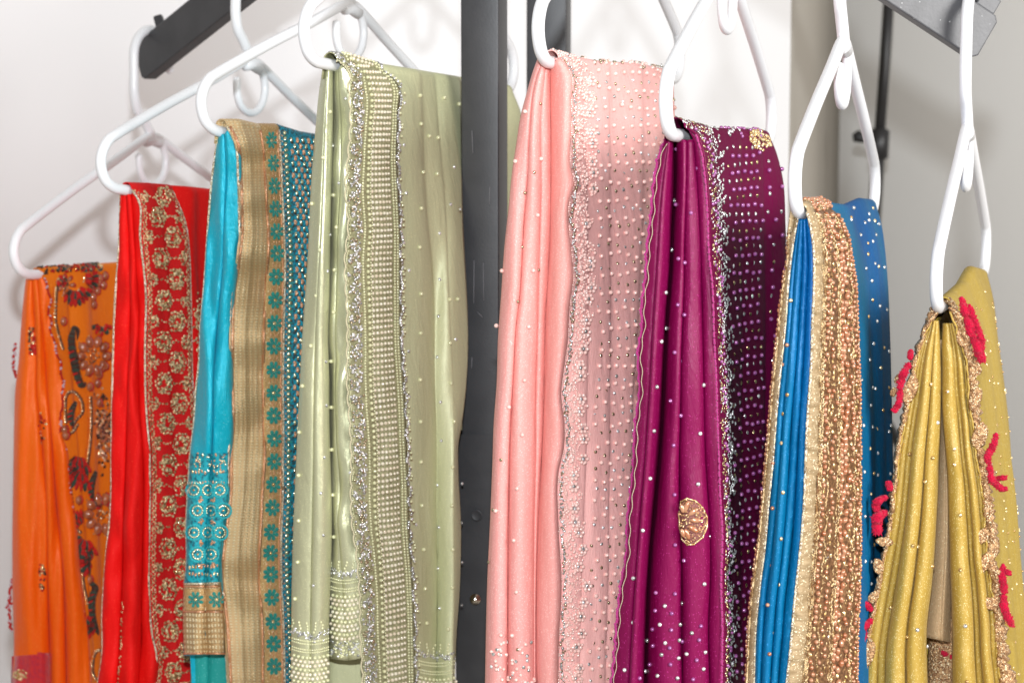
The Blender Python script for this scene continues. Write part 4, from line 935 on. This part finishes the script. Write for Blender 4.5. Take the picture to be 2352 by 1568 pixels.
mb1 = [(1637,310),(1647,345),(1650,400),(1655,465),(1661,562),(1664,677),(1670,809),(1675,941),(1676,1040),(1678,1136),(1671,1204),(1680,1265),(1671,1323),(1680,1391),(1677,1511),(1678,1568)]
gap = [(x+8, y) for x, y in me1]
mp = Panel([(me0, D+.010), ([(1536,320),(1520,450),(1510,600),(1500,750),(1492,900),(1482,1050),(1470,1200),(1455,1400),(1445,1568)], D+.003), (me1, D+.016)], [(.003, .006), (.007, .012)], seg=12, wr=.003, seed=41); mp.mesh('left_pleats', M['plum'], s)
mp2 = Panel([([(x-9, y) for x, y in gap], D+.045), (gap, D+.017), (me2, D+.006), (me3, D+.006), ([(x+5, y) for x, y in mb0], D+.004)], [.001, (.008, .016), (.004, .013), (.003, .008)], seg=12, wr=.003, wfx=.03, wfy=.004, seed=42); mp2.mesh('right_pleats', M['plum'], s)
mdk = Panel([([(1532,330),(1500,800),(1450,1568)], D+.045), ([(1600,330),(1620,1568)], D+.045)], [0], nv=12, seg=4); mdk.mesh('inner_layer', M['plum2'], s)  # dark sheet added behind the pleats, stands in for shade in their crease
mbp = Panel([(mb0, D-.002), (mb1, G(h,1630,D,.6))], [.006], over=.0062, h=h, seg=10, nv=200, wx=3, wr=.004, seed=43); mbp.mesh('sequin_band', M['plum2'], s)
mf = Panel([([(x-4, y+2) for x, y in mb1], G(h,1630,D,.6,.003)), ([(1700,314),(1700,700),(1700,1568)], G(h,1695,D,.78,-.002)), ([(1748,314),(1752,500),(1752,1568)], G(h,1740,D,.78,-.002)), ([(1768,316),(1782,350),(1795,400),(1803,525),(1808,700),(1812,1000),(1815,1568)], G(h,1768,D,.76))], [.006, .006, .008], over=.0056, h=h, seg=12, wr=.003, wfx=.05, wfy=.003, wx=3, seed=44, nv=200); mf.mesh('pearled_side', M['plum2'], s)
back_drape(h, me0, D+.010, M['plum'], s)
B1 = Beads(GEM); B2 = Beads(GEM); Bv_ = Beads(SPHL); Bf = Beads(); Bz = Beads(SPHL)
fa, fb = herm(mb0), herm(mb1)
for y in np.arange(300, 1600, 2.6):
    a, b = float(fa(y)), float(fb(y)); wv = 3*math.sin(y*.075)
    for q in range(3):
        t = rng.random(); x = a+6+(b-a-2+wv)*t; p, n, d = mbp.at(x, y); (B2 if (t > .5 or rng.random() < .25) else B1).add(p, facecam(n, .5), (mm(2.2, d), mm(4.2, d), mm(2.2, d)), rng.normal(0, .8), .5, 1.)
    if rng.random() < .18: p, n, d = mbp.at(a+8+(b-a)*.5*rng.random(), y); Bv_.add(p, n, mm(4, d), lift=1.)
for y in np.arange(320, 1600, 34):
    for q in range(4): p, n, d = mf.at(float(fb(y))+4+rng.random()*8, y+rng.normal(0, 5)); B2.add(p, facecam(n), (mm(4, d), mm(5, d), mm(3, d)), rng.random()*3, .4)
r = 0
for y0 in np.arange(320, 1960, 20.3):
    acc = 0; last = None; dense = True
    for u in np.linspace(.10, .99, 200):
        x, d, n = mf.uvpt(u, min(y0, 1715)); y = y0-(d-D)*(y0-YH)/d*.45+4*nz(u*5, y0*.01, 8)
        if not 322 < y < 1620: continue
        x, d, n = mf.uvpt(u, y); p = P3(x, y, d)
        if last is None: last = x-15*rng.random()
        if x-last > (15.5 if u < .55 else 30)+rng.normal(0, 2):
            last = x
            if u > .55 and r % 3 == 2: continue
            if r % 2 == 0: Bv_.add(P3(x, y+rng.normal(0, 1.5), d), n, mm(5.2, d), lift=.75)
            else: (B2 if rng.random() < .6 else B1).add(P3(x, y+rng.normal(0, 1.5), d), facecam(n, .4), (mm(4.6, d), mm(5.2, d), mm(4, d)), 0, .45)
    r += 1
pl_ = [(1550,343,0),(1598,387,0),(1551,461,1),(1556,470,0),(1587,489,0),(1545,574,1),(1561,594,0),(1576,603,0),(1559,700,0),(1575,723,0),(1528,672,1),(1527,754,1),(1518,784,1),(1552,809,0),(1564,829,0),(1543,920,0),(1560,954,0),(1507,888,1),(1501,989,1),(1607,995,1),(1548,1022,0),(1614,884,1),(1492,1098,1),(1560,1065,0),(1547,1135,0),(1603,1111,1),(1476,1217,1),(1549,1250,0),(1574,1286,0),(1630,1231,1),(1454,1327,1),(1509,1360,0),(1549,1362,0),(1617,1340,1),(1527,1390,1),(1565,1384,1),(1508,1401,0),(1542,1407,0),(1452,1428,1),(1516,1433,1),(1561,1433,1),(1502,1444,0),(1541,1445,0),(1589,1452,1),(1608,1436,0),(1528,1475,1),(1559,1469,1),(1503,1482,0),(1537,1486,0),(1571,1472,0),(1604,1468,0),(1485,1470,1),(1520,1502,1),(1558,1510,1),(1578,1500,1),(1619,1496,1),(1599,1514,0),(1496,1525,0),(1539,1524,0),(1435,1537,1),(1511,1550,1),(1555,1556,1),(1615,1535,1),(1592,1558,0),(1466,1556,0),(1480,1540,1)]
for x, y, t in pl_:
    pn = mp if x < float(herm(me1)(y))+4 else mp2; p, n, d = pn.at(x, y); each('crystal' if t else 'pearl', [(p, facecam(n, .6) if t else n, mm(5, d), dict(lift=.8))], 'crystal' if t else 'pearl_plum', s, GEM if t else SPHL, not t)
for y in np.arange(312, 1600, 3.2):
    x = float(herm(me0)(y))+1.5*math.sin(y*.2)+rng.normal(0, .9); Bf.add(P3(x, y, D+.006), (0, -1, 0), (mm(3.6, D), mm(3, D), mm(2, D)), rng.random()*3)
    if y % 2 < 1.6: x = float(fa(y))+rng.normal(0, .4); Bf.add(P3(x-1, y, D-.005), (0, -1, 0), (mm(2.4, D), mm(3.4, D), mm(2, D)), rng.random())
tube('cream_stitching', P3(*(lambda ys: (herm(me0)(ys)+7+2*np.sin(ys*.12), ys, mp.depth(herm(me0)(ys)+8, ys)-.0022))(np.arange(330, 1715, 6.))), mm(.7, D), M['creamthread'], s, 6)
# half-moon medallion
cx, cy = 1586, 1197
mdl = [(cx+(x)*1.0, cy+y) for x, y in [(-22,-46),(-8,-53),(12,-47),(28,-32),(38,-10),(38,12),(28,36),(8,52),(-8,53),(-20,40),(-25,15),(-27,-15)]]
c0, n0, d0 = mp2.at(cx, cy); V = [P3(cx, cy, d0-.0035)]; V += [P3(x, y, mp2.at(x, y)[2]-.0012) for x, y in mdl]; nn = len(mdl); V += [P3(cx+(x-cx)*.9, cy+(y-cy)*.9, mp2.at(x, y)[2]-.003) for x, y in mdl]
F = [(0, 1+nn+(i+1) % nn, 1+nn+i, 1+nn+i) for i in range(0)]
F = [(1+i, 1+(i+1) % nn, 1+nn+(i+1) % nn, 1+nn+i) for i in range(nn)] + [(0, 1+nn+i, 1+nn+(i+1) % nn, 1+nn+(i+2) % nn) for i in range(0, nn, 2)]
med = raw('medallion', V, F, mat('medallion_base', (.30, .12, .10), .4, metal=.4, bump=.8, bscale=900), s)
Bm = Beads(SPHL); Bn = Beads(GEM); Bo = Beads(GEM)
poly = [np.array(p, float) for p in mdl]
for i in range(nn):
    a, b = poly[i], poly[(i+1) % nn]; L = np.linalg.norm(b-a)
    for t in np.arange(0, 1, 4.2/L): q = a+(b-a)*t; Bn.add(P3(q[0], q[1], mp2.at(q[0], q[1])[2]-.003), (0, -1, 0), (mm(2.0, D), mm(2.8, D), mm(2.0, D)), math.atan2(b[0]-a[0], b[1]-a[1]), .2)
ctr = (cx-19, cy-3)
for k, a in enumerate((-1.25, -.62, 0., .62, 1.2)):
    x, y = ctr[0]+31*math.cos(a), ctr[1]+34*math.sin(a); Bm.add(P3(x, y, d0-.004), (0, -1, 0), (mm(6.0, D), mm(14, D), mm(4.5, D)), -a+math.pi/2)
for x, y in ((cx-19, cy-30), (cx-18, cy+26)): Bm.add(P3(x, y, d0-.004), (0, -1, 0), (mm(5.5, D), mm(11, D), mm(4, D)), .3)
from math import hypot
def inpoly(x, y):
    c = False
    for i in range(nn):
        x1, y1 = mdl[i]; x2, y2 = mdl[i-1]
        if (y1 > y) != (y2 > y) and x < (x2-x1)*(y-y1)/(y2-y1)+x1: c = not c
    return c
for k in range(230):
    x, y = cx-27+66*rng.random(), cy-53+106*rng.random()
    if inpoly(x, y): (Bn if rng.random() < .6 else Bo).add(P3(x, y, d0-.0036), (0, -1, 0), (mm(1.8, D),)*3, rng.random(), .3)
for B, nm, mt in ((Bm, 'oval_pearls', 'pearl_bronze'), (Bn, 'gold_stones', 'crystal_gold'), (Bo, 'rose_stones', 'copper')): B.build(nm, M[mt], med, nm == 'oval_pearls')
tg = Beads(GEM)
for k in range(90): a = rng.random()*6.28; q = math.sqrt(rng.random()); x, y = 1744+24*q*math.cos(a)+8*q*math.sin(a), 322+24*q*math.sin(a); p, n, d = mf.at(x, max(y, 312)); tg.add(P3(x, y, d-.002), facecam(n), (mm(4, d),)*3, rng.random(), .4)
tg.build('gold_rosette', M['crystal_gold'], s, False)
for k in range(120): p, n, d = mbp.arc(.1+.88*rng.random(), 2*rng.random()); (B1 if k % 2 else B2).add(p, n, (mm(2.6, d), mm(4.6, d), mm(2.6, d)), rng.random()*3, .4)
for k in range(40): p, n, d = mf.arc(.05+.6*rng.random(), 1.8*rng.random()); (B2 if k % 2 else Bv_).add(p, n, mm(4.4, d), 0, .2)
B1.build('gold_sequins', M['antique'], s, False); B2.build('silver_sequins', M['crystal'], s, False); Bv_.build('purple_pearls', M['pearl_plum'], s); Bf.build('frayed_edge', M['plumthread'], s)
# ================================================================ BLUE
M['blue'] = silk('blue_shot_silk', (.0, .095, .34), (.0, .15, .29), .38, .12, .04, (.1, .5, .9), sheen=.0, bump=.2, spec=.3)
M['blue2'] = silk('deep_blue_silk', (.0, .085, .27), (.0, .125, .24), .6, .0, .02, (.1, .4, .9), sheen=0, bump=.1, spec=.15)
M['bandbase'] = mat('bronze_net', (.26, .13, .055), .5, metal=.4, bump=.8, bscale=900, col2=(.12, .05, .02), mixscale=500)
s, h = saree('blue', 'royal blue saree with a wide bronze beaded band edged in gold tape')
D = setD(h, 1854)
be0 = [(1828,500),(1815,530),(1809,600),(1799,660),(1790,743),(1780,842),(1772,925),(1764,1020),(1752,1153),(1742,1255),(1728,1357),(1721,1443),(1718,1511),(1715,1568)]
bei = [(1832,503),(1824,545),(1813,628),(1804,743),(1792,859),(1784,941),(1776,1050),(1766,1153),(1757,1255),(1744,1357),(1736,1443),(1732,1568)]
bb0 = [(1854,488),(1863,525),(1868,560),(1870,644),(1866,743),(1863,842),(1856,941),(1851,1045),(1846,1170),(1837,1272),(1824,1391),(1815,1494),(1807,1568)]
tape = [(1868,482),(1884,520),(1890,560),(1891,677),(1886,809),(1884,941),(1882,1050),(1876,1170),(1866,1306),(1856,1443),(1846,1568)]
bb1 = [(1906,478),(1922,492),(1938,520),(1949,550),(1955,590),(1962,630),(1968,743),(1973,875),(1975,1050),(1975,1200),(1974,1340),(1968,1477),(1968,1568)]
def mixp(a, b, t, dy=0): 
    fa, fb = herm(a), herm(b); y0 = max(min(p[1] for p in a), min(p[1] for p in b))
    return [(float(fa(y))*(1-t)+float(fb(y))*t, y) for y in np.linspace(y0, 1568, 12)]
bp = Panel([(bei, D+.012)]+[(mixp(bei, bb0, t), D+.008) for t in (.22, .5, .74)]+[([(x+4, y) for x, y in bb0], D+.006)], [(.003, .008), (.004, .010), (.004, .009), (.003, .008)], seg=10, wr=.003, wfx=.04, wfy=.004, seed=51); bp.mesh('pleats', M['blue'], s)
bl = Panel([(be0, D+.012), (bei, D+.006)], [.002], seg=5, nv=160, wr=.001); bl.mesh('gold_edge_tape', M['goldtape'], s)
back_drape(h, be0, D+.012, M['blue2'], s)
bt = Panel([(bb0, D-.002), (tape, D+.006)], [.003], over=.0056, h=h, seg=8, nv=240, wr=.005, wfx=.03, wfy=.06, wx=2, seed=53); bt.mesh('gold_tape', M['goldtape'], s)
bbp = Panel([([(x-2, y) for x, y in tape], D+.006), (mixp(tape, bb1, .5), G(h,1886,D,.6)), (bb1, G(h,1906,D,.6,-.002))], [.004, .006], over=.0062, h=h, seg=12, nv=200, wr=.004, seed=54); bbp.mesh('bronze_band', M['bandbase'], s)
bf = Panel([([(x-6, y+3) for x, y in bb1], G(h,1903,D,.6,.001)), ([(1958,498),(1985,600),(1998,800),(2005,1000),(2005,1568)], G(h,1960,D,.6,-.003)), ([(1990,472),(2005,520),(2025,700),(2030,1000),(2030,1568)], G(h,1990,D,.55)), ([(2012,474),(2020,500),(2030,562),(2038,644),(2044,776),(2047,908),(2050,1050),(2052,1568)], G(h,2010,D,.55,.01))], [.006, .004, .004], over=.0056, h=h, seg=10, wr=.006, wfx=.02, wfy=.006, wx=3, seed=55); bf.mesh('plain_side', M['blue2'], s)
piping('gold_piping', be0, None, 0, mm(3.2, D), M['goldthread'], s, 500, 1715, (D+.009, D+.009)); piping('gold_piping', bei, bl, .002, mm(2.6, D), M['silverthread'], s, 503, 1715)
piping('gold_piping', bb0, bt, .002, mm(3.4, D), M['silverthread'], s, 488, 1715)
B1 = Beads(SPHL); B2 = Beads(GEM); B3 = Beads(); B4 = Beads(GEM)
f0, f1 = herm(tape), herm(bb1)
for y in np.arange(490, 1600, 3.0):                      # chain loops beside the tape
    x = float(f0(y))
    B3.add(P3(x+3*math.sin(y*1.1), y, D+.003), (0, -1, 0), (mm(1.6, D), mm(3.4, D), mm(1.6, D)), .8*(-1)**int(y/3))
    B3.add(P3(x+6+rng.normal(0, 1.2), y, D+.004), (0, -1, 0), (mm(1.8, D), mm(3.2, D), mm(1.8, D)), rng.normal(0, .7))
k = 0
for fr, r, el, sp, pr_, jit in ((.16, 6.2, 1.0, 13.5, .9, .02), (.30, 5.0, 1.2, 13, .6, .03), (.56, 6.2, 1.35, 13, .8, .03), (.66, 7.2, 1.3, 15, .85, .03), (.76, 5.6, 1.1, 12, .7, .03), (.87, 5.0, 1.0, 11, .85, .02), (.955, 4.2, 1.0, 9, .95, .01)):
    y = 496.
    while y < 1610:
        x, d, n = bbp.uvpt(fr+rng.normal(0, jit), y)
        if rng.random() < pr_: B1.add(P3(x, y, d), facecam(n, .3), (mm(r*.92, d), mm(r*el, d), mm(r, d)), rng.normal(0, .3), .1, .8)
        else: B2.add(P3(x, y, d), facecam(n, .5), (mm(4.2, d), mm(6.5, d), mm(3, d)), rng.normal(0, .5), .3)
        y += sp*rng.uniform(.85, 1.2)
for fr in (.05, .235, .40, .475, .82, .99):
    for y in np.arange(494, 1610, 5.0):
        x, d, n = bbp.uvpt(fr+.012*math.sin(y*.09+fr*30), y); B3.add(P3(x+rng.normal(0, 1), y, d), facecam(n, .4), (mm(1.9, d), mm(4.6, d), mm(2.4, d)), .6*(-1)**int(y/5)+rng.normal(0, .2), .2, .9)
for k in range(900):
    y = 490+1130*rng.random(); fr = .06+.93*rng.random(); x, d, n = bbp.uvpt(fr, y)
    (B3 if rng.random() < .6 else (B2 if rng.random() < .8 else B4)).add(P3(x, y, d), facecam(n, .4), (mm(1.7, d), mm(4.0, d), mm(2.2, d)), rng.normal(0, .8), .4, .6)
for y in np.arange(510, 1600, 6): x = float(f1(y)); d = bbp.depth(np.array([x]), np.array([y]))[0]; B3.add(P3(x, y, d-.001), (0, -1, 0), (mm(2.8, d), mm(3.6, d), mm(2.5, d)), .5*(-1)**int(y/6))
for y in np.arange(515, 1600, 11):
    x = float(herm(be0)(y))-3; B1.add(P3(x+rng.normal(0, 1), y, D+.014), (0, -1, 0), (mm(3.8, D), mm(6, D), mm(3, D)), .2)
pf_ = [(1992,584),(1987,616),(2008,606),(2016,612),(2029,614),(2001,645),(2003,689),(2019,703),(2035,712),(1993,727),(2013,738),(2005,789),(2029,800),(2040,806),(1996,827),(2022,845),(2003,890),(2009,893),(2040,890),(1978,873),(1998,930),(2026,942),(1982,977),(2002,980),(2012,985),(2040,990),(2045,978),(1997,1030),(2015,1040),(1984,1083),(2005,1086),(2014,1090),(2043,1087),(1999,1134),(1985,1185),(2001,1190),(2006,1250),(1986,1288),(2000,1290),(2022,1300),(2000,1340),(1954,506),(1953,500),(1994,506),(1985,512),(2008,508),(2017,516),(1975,540),(1992,560),(2003,555),(1960,470),(2003,478),(1994,492),(2010,540)]
for i, (x, y) in enumerate(pf_): p, n, d = bf.at(x, max(y, 478)); each('crystal', [(p, facecam(n), mm(4.6, d), dict(tilt=.3))], 'crystal' if i % 3 else 'crystal_gold', s, GEM, False)
for x, y, t in ((1816,690,1),(1809,792,0),(1800,837,0),(1810,906,1),(1802,950,1),(1798,1017,1),(1797,1130,1),(1779,1063,0),(1776,1166,0),(1791,1236,1),(1769,1297,0),(1786,1341,1),(1766,1388,0),(1779,1452,1),(1765,1500,0),(1772,1555,1)):
    p, n, d = bp.at(x, y); each('crystal' if t else 'pearl', [(p, n, mm(5, d), dict(lift=.8))], 'crystal_gold' if t else 'pearl_bronze', s, GEM if t else SPHL, not t)
for k in range(60): p, n, d = bbp.arc(.05+.93*rng.random(), 1.9*rng.random()); B1.add(p, n, mm(5.2, d), 0, .2, .7)
for k in range(260): p, n, d = bbp.arc(.03+.96*rng.random(), 2.1*rng.random()); (B2 if k % 3 == 0 else B3).add(p, n, (mm(2.2, d), mm(4, d), mm(2.2, d)), rng.random()*3, .3, .8)
B1.build('bronze_pearls', M['pearl_bronze'], s); B2.build('amber_stones', M['crystal_gold'], s, False); B3.build('gold_cord_work', M['goldthread'], s); B4.build('crystal_stones', M['crystal'], s, False)
# ================================================================ MUSTARD
M['must'] = silk('mustard_satin', (.40, .258, .045), (.45, .298, .06), .44, .06, .08, (1, .9, .5), sheen=.15, bump=.1)
M['must2'] = silk('mustard_crepe', (.38, .26, .04), (.43, .30, .055), .6, .0, .04, (1, .9, .5), sheen=0, bump=.15, spec=.2)
M['beige'] = mat('beige_lining', (.66, .44, .24), .6, metal=.2, bump=.5, bscale=1300, col2=(.60, .40, .21), mixscale=600, fleck=.05, fleckcol=(.8, .65, .4), fscale=1400)
M['pinkwool'] = mat('crimson_yarn', (.52, .004, .04), .8, spec=.1, sheen=.15, bump=.9, bscale=900, col2=(.55, .004, .04), mixscale=400)
s, h = saree('mustard', 'mustard saree with bronze lace edges and crimson yarn tufts, rightmost on the rack')
D = setD(h, 2180)
ye0 = [(2145,726),(2130,750),(2116,790),(2102,840),(2090,900),(2078,960),(2066,1020),(2061,1060),(2055,1119),(2042,1221),(2025,1306),(2010,1391),(1993,1477),(1986,1568)]
yg0 = [(2156,736),(2161,842),(2161,941),(2157,1050),(2150,1204),(2140,1340),(2128,1443),(2130,1568)]
yg1 = [(2166,742),(2163,800),(2163,875),(2167,974),(2174,1051),(2180,1238),(2186,1374),(2188,1568)]
yb0 = [(2186,716),(2206,776),(2222,826),(2228,908),(2237,974),(2246,1051),(2260,1136),(2270,1272),(2287,1409),(2294,1511),(2302,1568)]
yp1 = Panel([(ye0, D+.012)]+[(mixp(ye0, yg0, t), D+.008) for t in (.20, .33, .66)]+[(yg0, D+.012)], [(.003, .007), (.002, .005), (.006, .016), (.006, .018)], seg=10, wr=.003, seed=61); yp1.mesh('left_pleats', M['must'], s)
yp2 = Panel([(yg1, D+.014)]+[(mixp(yg1, yb0, t), D+.008) for t in (.48, .62, .84)]+[([(x+4, y) for x, y in yb0], D+.010)], [(.006, .019), (.002, .006), (.005, .013), (.003, .006)], seg=10, wr=.004, wfy=.01, wx=2, seed=62); yp2.mesh('right_pleats', M['must'], s)
yl = Panel([([(2157,780),(2155,1000),(2140,1250),(2127,1420)], D+.035, 1462), ([(2160,780),(2172,1000),(2172,1250),(2162,1440)], D+.022, 1470), ([(2170,780),(2182,1000),(2188,1250),(2182,1440)], D+.034, 1474)], [.002, .004], seg=10, nv=80, wr=.004, seed=63); yl.mesh('lining', M['beige'], s)
yi = Panel([([(2136,1400),(2130,1568)], D+.05), ([(2200,1400),(2200,1568)], D+.045)], [.008], seg=12, nv=40, wr=.003); yi.mesh('inner_lace', M['bronzelace'], s)
ydk = Panel([([(2135,900),(2100,1568)], D+.075), ([(2200,900),(2240,1568)], D+.075)], [0], seg=4, nv=10); ydk.mesh('inner_layer', M['must2'], s)
ylb = mixp([(x+26, y-20) for x, y in yb0], [(x+26, y-20) for x, y in yb0], 0)
yf = Panel([([(x+2, y-8) for x, y in yb0], D+.012), ([(2203,700),(2235,800),(2262,950),(2280,1100),(2310,1568)], D+.06), ([(2225,665),(2258,760),(2280,900),(2300,1100),(2340,1568)], G(h,2225,D,.7)), ([(2245,628),(2272,700),(2290,800),(2308,950),(2330,1120),(2348,1330),(2372,1568)], G(h,2243,D,.7)), ([(2268,634),(2279,677),(2291,776),(2305,875),(2318,1000),(2323,1068),(2337,1204),(2352,1375),(2372,1568)], G(h,2262,D,.7,.005))], [.004, .005, .004, .002], over=.0056, h=h, seg=9, wr=.004, wfx=.02, wfy=.008, wx=2, seed=64, nv=190); yf.mesh('plain_side', M['must2'], s)
back_drape(h, ye0, D+.012, M['must2'], s)
def lace(name, edge, w, Dd, seed, y0, y1, side):
    """crumpled bronze lace strip with a ragged outer edge"""
    f = herm(edge); ys = np.arange(y0, y1, 3.0); nu = 9; V = []
    for i, y in enumerate(ys):
        ww = w*(.62+.9*abs(nz(y*.022, seed))+.35*nz(y*.12, seed+3)); xo = float(f(y)); g = min(1, (y-y0)/30+.3)
        for j in range(nu):
            t = j/(nu-1); x = xo+side*(t*ww*g-4)+2.2*nz(y*.09, j*.7, seed); d = Dd-.004*math.sin(math.pi*t)+.004*nz(y*.035, t*2, seed)+.0022*nz(y*.14, t*5, seed+9)
            V.append(P3(x, y, d))
    n = len(ys); F = [(i*nu+j, i*nu+j+1, (i+1)*nu+j+1, (i+1)*nu+j) for i in range(n-1) for j in range(nu-1)]
    o = raw(name, V, F, M['bronzelace'], s); md = o.modifiers.new('thickness', 'SOLIDIFY'); md.thickness = .0018; md.offset = 0
lace('lace_edge', yb0, 30, D+.003, 1.3, 706, 1700, 1); lace('lace_edge', ye0, 13, D+.007, 5.2, 716, 1700, -1)
piping('fold_piping', [(x-3, y) for x, y in yb0], None, 0, mm(2.4, D), M['must'], s, 716, 1715, (D-.001, D+.002), wob=4)
piping('fold_piping', [(x+3, y) for x, y in ye0], None, 0, mm(2.2, D), M['must'], s, 736, 1715, (D+.004, D+.004), wob=4)
# the strip across the top, under the hanger
tube('lace_top', catmull([P3(*q) for q in ((2132,738,D+.008),(2142,712,D+.006),(2165,694,D+.022),(2182,692,D+.014),(2196,712,D+.004))], 6), mm(7, D), M['bronzelace'], s, 8, rs=mm(7, D)*(1+.35*np.sin(np.arange(25)*2.3)))
def gleaf(x, y, rx, ry, ang, d):
    B = Beads(SPHL); n = 9
    for i in range(n):
        t = i/(n-1)-.5; w = math.sqrt(max(.05, 1-(2*t)**2)); dx, dy = math.sin(ang), -math.cos(ang)
        cx_, cy_ = x+dx*t*2*ry, y+dy*t*2*ry; B.add(P3(cx_, cy_, d-.001*w), (0, -1, .1), (mm(rx*w+2, d), mm(ry*.28, d), mm(4, d)), -ang+.35, .03)
    B.build('gold_leaf', M['bronzelace'], s)
for q in ((2090,895,16,30,.3,D+.002), (2062,870,9,9,0,D+.004), (2052,900,8,9,0,D+.004), (2031,1243,20,10,.6,D+.003), (1993,1500,16,30,.2,D+.002), (2017,1300,12,16,-.4,D+.003), (1976,1412,10,6,1.5,D+.004), (2006,1370,12,12,.3,D+.003), (2212,775,18,18,-.6,D), (2240,915,14,20,.2,D), (2256,1230,16,16,.3,D), (2250,1000,18,26,.2,D), (2272,1385,22,14,.8,D), (2262,1290,14,20,.3,D)): gleaf(*q)
def tuft(name, pts, r, d, n=110):
    P_ = catmull([(*p, 0) for p in pts], 8); c = P3(P_[:, 0], P_[:, 1], np.full(len(P_), d)+.002*np.sin(np.arange(len(P_))*.7))
    t = np.linspace(0, 1, len(P_)); rs = mm(r, d)*(.35+.65*np.sin(math.pi*np.clip(t*.9+.05, 0, 1))**.6)*(1+.10*np.sin(t*17+r))
    V, F = tube_geo(c, 1, 14, rs); B = Beads()
    o = raw(name, V, F, M['pinkwool'], s)
    for k in range(n*3):
        i = int(rng.integers(1, len(P_)-1)); a = rng.random()*6.28; off = np.array([math.cos(a), -abs(math.sin(a))*.8, .2*rng.normal()])*rs[i]*rng.uniform(.8, 1.05)
        B.add(c[i]+off+(c[i+1]-c[i])*rng.random(), (rng.normal(0, .5), -1, rng.normal(0, .5)), (mm(1.1, d), mm(6.5, d), mm(1.1, d)), rng.normal(0, .7))
    B.build('yarn_strands', M['pinkwool'], o)
for pts, r in (([(2208,684),(2216,715),(2226,745),(2238,775)], 11), ([(2226,700),(2240,740),(2252,772),(2256,800)], 8), ([(2238,775),(2246,800),(2256,830)], 13), ([(2212,700),(2228,765),(2240,785)], 7),
               ([(2288,996),(2282,1020),(2268,1050),(2272,1078)], 9), ([(2272,1070),(2278,1100),(2298,1120),(2308,1122)], 10), ([(2290,1098),(2308,1096)], 6),
               ([(2304,1296),(2302,1330),(2308,1360)], 9), ([(2308,1310),(2318,1316)], 5), ([(2304,1365),(2308,1400),(2324,1436)], 10),
               ([(2092,804),(2090,822)], 4), ([(2088,834),(2074,860),(2066,890)], 9), ([(2068,890),(2064,925),(2052,944)], 7),
               ([(2040,1106),(2044,1122)], 6), ([(2034,1140),(2014,1152),(2012,1170)], 10), ([(2030,1175),(2014,1190),(2016,1225)], 15),
               ([(1977,1376),(1990,1388),(1999,1398)], 6), ([(2000,1422),(1984,1440),(1980,1470)], 10), ([(2158,1488),(2172,1502),(2188,1508)], 5)):
    tuft('yarn_tuft', pts, r*.8, D+ (.04 if pts[0][0] == 2158 else -.002))
Bs = Beads(GEM); Bc = Beads(GEM)
for x, y in ((2126,783),(2135,882),(2162,831),(2177,899),(2153,970),(2191,1030),(2088,1042),(2192,1067),(2127,1106),(2074,1127),(2204,1182),(2095,1252),(2107,1255),(2206,1308),(2140,1300),(2044,1393),(2106,1446),(2217,1437),(2086,1462),(2127,1482),(2220,1564),(2142,1051)):
    pn = yp1 if x < 2162 else yp2; p, n, d = pn.at(x, y); each('crystal', [(p, facecam(n, .5), mm(5, d), dict(tilt=.2, lift=.8))], 'crystal_gold' if (x+y) % 3 else 'crystal', s, GEM, False)
for k in range(60):
    y = 660+900*rng.random(); u = .45+.5*rng.random(); x, d, n = yf.uvpt(u, y); Bs.add(P3(x, y, d), facecam(n, .5), (mm(3.6, d),)*3, 0, .3)
for k in range(40): y = 690+850*rng.random(); x, d, n = yf.uvpt(.97, y); Bs.add(P3(x+2, y, d), (0, -1, 0), (mm(2.6, d),)*3, 0, .3)
Bs.build('amber_stones', M['crystal_gold'], s, False, 'stuff')
